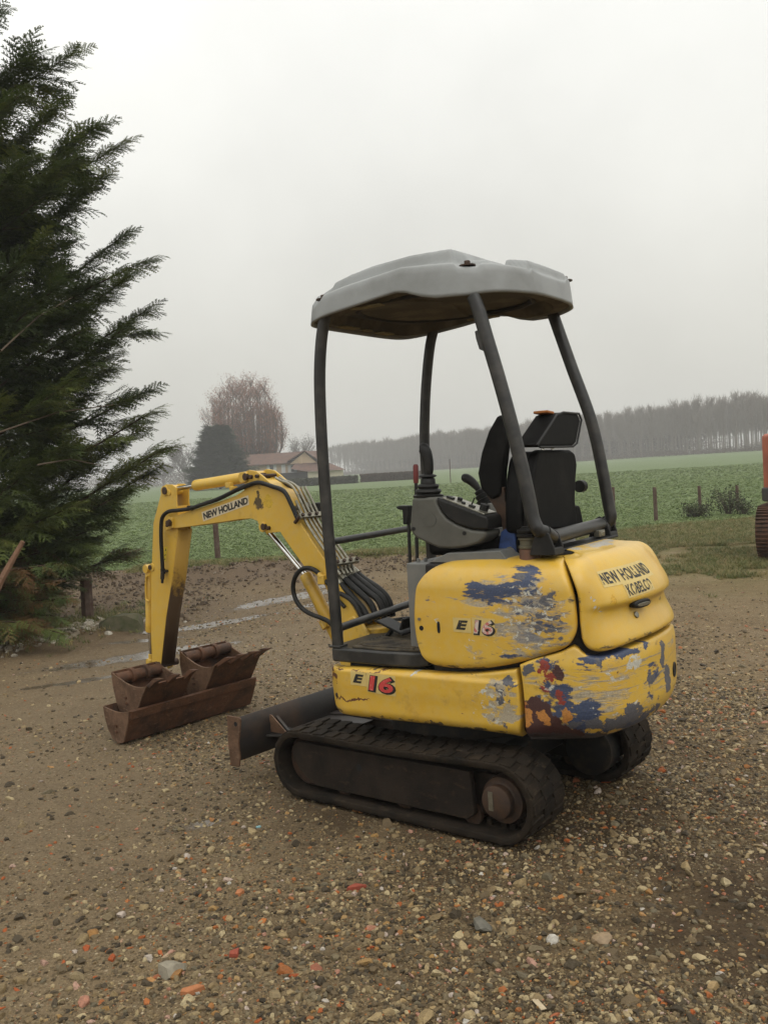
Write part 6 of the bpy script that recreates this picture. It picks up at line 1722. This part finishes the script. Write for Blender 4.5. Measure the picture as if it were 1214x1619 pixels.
# ---- bushes by the right-hand posts
def bush(name, label, x, y, n, h, w, sz, mat, stems=8):
    g = gz(x, y) if y < fedge(x) else fh(x, y); root = empty(name, (x, y, g)); tag(root, label, 'bush'); mb = MB(); tp = []
    for k in range(stems):
        a = random.uniform(0, 6.28); e = Vector((math.cos(a) * w * random.uniform(.2, .9), math.sin(a) * w * random.uniform(.2, .9), h * random.uniform(.5, 1))); mb.tube([(0, 0, -.05), e * .5 + Vector((0, 0, h * .1)), e], [.012, .008, .003], 4, False)
        for f in (.35, .5, .65, .8, .95, 1): tp.append(e * f)
    mb.build('stem', M['twig'], root, fix=False); V, F, A = leaf_cloud(tp, n, sz, w * .16); V[:, 2] = np.maximum(V[:, 2], 0); me = fast_mesh('foliage', V, F, {'rnd': A}); me.materials.append(M[mat]); link('foliage', me, None, root)
M['dleaf'] = rnd_attr_mat('dull dark green bramble leaves', [(0, (.022, .030, .014)), (.6, (.045, .055, .024)), (1, (.085, .075, .035))], .6, .15)
b = W(1100, 818, 2, .05); bush('low_bush', 'low round dark bush at the foot of a fence post', b.x, 21.6, 1500, .30, .42, .045, 'dleaf', 18)
b = W(1150, 816, 1, 22.0); bush('bramble_bush', 'tall thorny dark bush between two fence posts', b.x, 21.9, 1300, .62, .55, .045, 'dleaf', 16)
b = W(1172, 816, 1, 21.8); bush('bramble_bush', 'smaller thorny bush at the foot of the last fence post', b.x, 21.7, 700, .35, .40, .045, 'dleaf', 12)

# ================================================================== house, hedge, pole
M['wall'] = simple('cream render', (.48, .36, .23), .85, 0, .1, .8, .1, 30)
M['roof'] = simple('brown red roof tiles', (.125, .068, .045), .8, 0, .35, 1.4, .3, 6, .3, (.085, .05, .042), .4, .6)
M['white'] = simple('white window trim', (.62, .62, .60), .6, 0, .1, 5, 0)
M['pane'] = simple('dark window pane', (.03, .035, .04), .2, 0, .1, 5, 0)
D = 150.0
def hx(px): return W(px, 745, 1, D).x
def hz(px, py): return W(px, py, 1, D).z
HO = empty('house', (hx(455), D, 0)); tag(HO, 'cream house with brown tiled roofs and white shutters beyond the hedge', 'house')
ox = hx(455)
xa, xb = hx(380) - ox, hx(500) - ox; ze, zr = hz(456, 730), hz(470, 715)
x2a, x2b = hx(489) - ox, hx(540.5) - ox; ze2 = hz(520, 743.5)
mb = MB(); mb.box(((xa + xb) / 2, 4, ze / 2 - .1), (xb - xa, 8, ze + .2)); mb.slab_x([(0, ze - .01), (8, ze - .01), (4, zr - .25)], xb - .2, xb - .02); mb.build('wall', M['wall'], HO, smooth=20)
mb = MB(); mb.box(((x2a + x2b) / 2, 1.0, ze2 / 2 - .1), (x2b - x2a, 9, ze2 + .2)); mb.build('wing_wall', simple('pale render', (.55, .50, .37), .85, 0, .1, .8, .1, 30), HO, smooth=20)
mb = MB()
for s_, y0_, y1_ in ((1, -.6, 4), (1, 8.6, 4)):
    A = [Vector((xa - .5, y0_, ze - .35)), Vector((xb + .5, y0_, ze - .35)), Vector((xb + .5, y1_, zr)), Vector((xa - .5, y1_, zr))]; mb.prism(A, [q + Vector((0, 0, .16)) for q in A])
# gable block facing the camera on the right of the main house, its ridge running to and fro
gx0, gx1, gpk = hx(456) - ox, hx(506) - ox, hx(484) - ox; zg0, zg1, zgp = hz(456, 729.5), hz(506, 722), hz(484, 713.5)
for (xe, zz) in ((gx0, zg0), (gx1, zg1 - .5)):
    A = [Vector((xe, -1.4, zz - .1)), Vector((gpk, -1.4, zgp)), Vector((gpk, 6, zgp)), Vector((xe, 6, zz - .1))]; mb.prism(A, [q + Vector((0, 0, .15)) for q in A])
rf = mb.build('roof', M['roof'], HO, smooth=20)
mb = MB(); A = [Vector((gx0 + .4, -.9, ze - .4)), Vector((gx1 - .4, -.9, ze - .4)), Vector((gpk, -.9, zgp - .1))]; mb.prism(A, [q + Vector((0, .3, 0)) for q in A]); mb.build('gable_wall', M['wall'], HO, smooth=20)
# lower hipped roof of the wing
mb = MB(); za = ze2 - .05; zb = hz(500, 728); c0, c1 = hx(458) - ox, hx(545) - ox
A = [Vector((c0 + .6, -3.5 - .6, za + .6)), Vector((hx(490) - ox, -4.1, za)), Vector((c1, -4.1, za)), Vector((c1, 6.1, za)), Vector((c0, 6.1, za + .6))]
rd = [Vector((hx(470) - ox, 1.0, zb + .2)), Vector((hx(508) - ox, 1.0, zb + .15))]
mb.add(A + rd, [(0, 1, 6, 5), (1, 2, 6), (2, 3, 6), (3, 4, 5, 6), (4, 0, 5), (0, 4, 3, 2, 1)]); mb.build('wing_roof', M['roof'], HO, smooth=20)
mb = MB(); cx = hx(478) - ox; mb.box((cx, -1.6, (hz(478, 733) + hz(478, 722)) / 2), (.35, .35, 1.1)); mb.build('chimney', M['wall'], rf)
mb = MB(); cx = hx(479) - ox; zt = hz(479, 706); mb.cyl((cx, 3, zr - .2), (cx, 3, zt), .03, 6)
for dz, w in ((0, 1.0), (-.14, .8)): mb.box((cx, 3, zt + dz), (w, .03, .03))
mb.build('aerial', M['pipe'], rf)
for (px, w, h) in ((430, .85, 1.25), (463, .8, 1.15)):
    x = hx(px) - ox; z = hz(px, 741)
    mb = MB(); mb.box((x, -.02, z), (w + .1, .06, h + .1)); f = mb.build('window', M['white'], HO)
    mb = MB(); mb.box((x, -.06, z), (w * .62, .03, h * .86)); mb.build('pane', M['pane'], f)
    for s_ in (-1, 1):
        mb = MB(); mb.box((x + s_ * (w / 2 + .18), -.06, z), (.32, .05, h)); mb.build('shutter', M['white'], f)
x = hx(448.5) - ox; mb = MB(); mb.box((x, -.03, hz(448, 742)), (.62, .06, 1.5)); mb.build('closed_shutter', M['white'], HO)
mb = MB(); mb.box((hx(466) - ox, -1.2, hz(466, 754)), (hx(487) - hx(440), 2, 1.4)); mb.build('lean_to', M['dark'], HO)
def hedge(name, label, x0, x1, y, h, w, mat, n=4500):
    P = []; o = empty(name, ((x0 + x1) / 2, y, 0)); tag(o, label, 'hedge')
    mb = MB(); mb.box((0, 0, h * .46), (x1 - x0 - .2, w * .8, h * .92)); mb.build('stem_mass', M['bark'], o)
    T = [Vector((random.uniform(x0, x1) - (x0 + x1) / 2, random.choice((-w / 2, w / 2, random.uniform(-w / 2, w / 2))), h)) for k in range(n)]
    T = [Vector((q.x, q.y, h * random.uniform(.96, 1.03))) if abs(q.y) < w / 2 - .01 else Vector((q.x, q.y, random.uniform(0, h))) for q in T]
    V, F, A = leaf_cloud(T, n * 3, .14, .05); me = fast_mesh('foliage', V, F, {'rnd': A}); me.materials.append(M[mat]); link('foliage', me, None, o)
y = 117.0
hedge('clipped_hedge', 'long clipped dark green hedge in front of the house', W(428, 760, 1, y).x, W(566, 760, 1, y).x, y, W(500, 755.5, 1, y).z - .1, 1.0, 'dleaf', 9000)
hedge('brown_hedge', 'lower brownish hedge continuing right of the green one', W(568, 760, 1, y).x, W(668, 752, 1, y + 6).x, y + 6, 1.0, 1.1, 'scrub', 5000)
b = W(712, 760, 1, 82.0); mb = MB(); mb.tube([(0, 0, -.1), (.02, 0, 2.1)], [.045, .035], 7); o = mb.build('marker_post', M['post'], None, loc=(b.x, 82, .03)); tag(o, 'thin pale pole standing alone in the middle of the field', 'pole')

# ================================================================== haze, sky, sun
mb = MB(); mb.box((0, 690, 19), (1900, 1640, 42)); hz_o = mb.build('haze', bpy.data.materials.new('pale mist'), None); tag(hz_o, kind='stuff')
m = hz_o.data.materials[0]; m.use_nodes = True; nt = m.node_tree; nt.nodes.clear(); out = nt.nodes.new('ShaderNodeOutputMaterial'); pv = nt.nodes.new('ShaderNodeVolumePrincipled')
pv.inputs['Color'].default_value = (.96, .965, .955, 1); pv.inputs['Density'].default_value = HAZE; pv.inputs['Anisotropy'].default_value = .1
nt.links.new(pv.outputs[0], out.inputs['Volume'])
wd = bpy.data.worlds.new('World'); scene.world = wd; wd.use_nodes = True; nt = wd.node_tree; nt.nodes.clear()
def wn(t, **k):
    n_ = nt.nodes.new(t)
    for a, b in k.items(): setattr(n_, a, b)
    return n_
L = nt.links.new
out = wn('ShaderNodeOutputWorld'); bg = wn('ShaderNodeBackground'); sky = wn('ShaderNodeTexSky'); sky.sky_type = 'NISHITA'; sky.sun_disc = False
SUN_EL, SUN_AZ = R_(48), R_(150)
sky.sun_elevation = SUN_EL; sky.sun_rotation = SUN_AZ; sky.dust_density = 6; sky.air_density = 1
bw = wn('ShaderNodeHueSaturation'); bw.inputs['Saturation'].default_value = .12; L(sky.outputs[0], bw.inputs['Color'])
tc = wn('ShaderNodeTexCoord'); sp = wn('ShaderNodeSeparateXYZ'); L(tc.outputs['Generated'], sp.inputs[0])
rp = wn('ShaderNodeValToRGB'); e = rp.color_ramp.elements; e[0].position = 0.0; e[0].color = (.80, .78, .70, 1); e[1].position = .55; e[1].color = (1.34, 1.34, 1.30, 1)
for p_, c_ in ((.10, (.86, .85, .775, 1)), (.25, (1.0, .995, .935, 1)), (.42, (1.18, 1.18, 1.13, 1)), (.75, (1.95, 1.93, 1.83, 1)), (1.0, (2.35, 2.32, 2.2, 1))): x = e.new(p_); x.color = c_
L(sp.outputs[2], rp.inputs[0])
ns = wn('ShaderNodeTexNoise'); ns.inputs['Scale'].default_value = 2.2; ns.inputs['Detail'].default_value = 5; L(tc.outputs['Generated'], ns.inputs['Vector'])
mr = wn('ShaderNodeMapRange'); mr.inputs['From Min'].default_value = .3; mr.inputs['From Max'].default_value = .7; mr.inputs['To Min'].default_value = .82; mr.inputs['To Max'].default_value = 1.05; L(ns.outputs[0], mr.inputs['Value'])
vm = wn('ShaderNodeVectorMath', operation='SCALE'); L(rp.outputs[0], vm.inputs[0]); L(mr.outputs[0], vm.inputs[3])
# thick cloud layer in front of the clear sky: scaled so that it sits in the same units
v2 = wn('ShaderNodeVectorMath', operation='SCALE'); v2.inputs[3].default_value = 1 / .1; L(vm.outputs[0], v2.inputs[0])
mx = wn('ShaderNodeMix', data_type='RGBA'); mx.inputs['Factor'].default_value = .92; L(bw.outputs[0], mx.inputs['A']); L(v2.outputs[0], mx.inputs['B'])
L(mx.outputs['Result'], bg.inputs['Color']); bg.inputs['Strength'].default_value = .1; L(bg.outputs[0], out.inputs[0])
sd_ = bpy.data.lights.new('sun', 'SUN'); sd_.energy = .5; sd_.angle = R_(35); sd_.color = (1, .97, .92); so = bpy.data.objects.new('sun', sd_); COL.objects.link(so)
so.rotation_euler = Vector((-math.sin(SUN_AZ) * math.cos(SUN_EL), -math.cos(SUN_AZ) * math.cos(SUN_EL), -math.sin(SUN_EL))).to_track_quat('-Z', 'Y').to_euler()
scene.view_settings.view_transform = 'Standard'; scene.view_settings.look = 'None'; scene.view_settings.exposure = 0.0; scene.view_settings.gamma = 1
scene.cycles.max_bounces = 6; scene.cycles.diffuse_bounces = 3; scene.cycles.volume_bounces = 0; scene.cycles.transparent_max_bounces = 6
scene.cycles.use_adaptive_sampling = True; scene.cycles.adaptive_threshold = .01
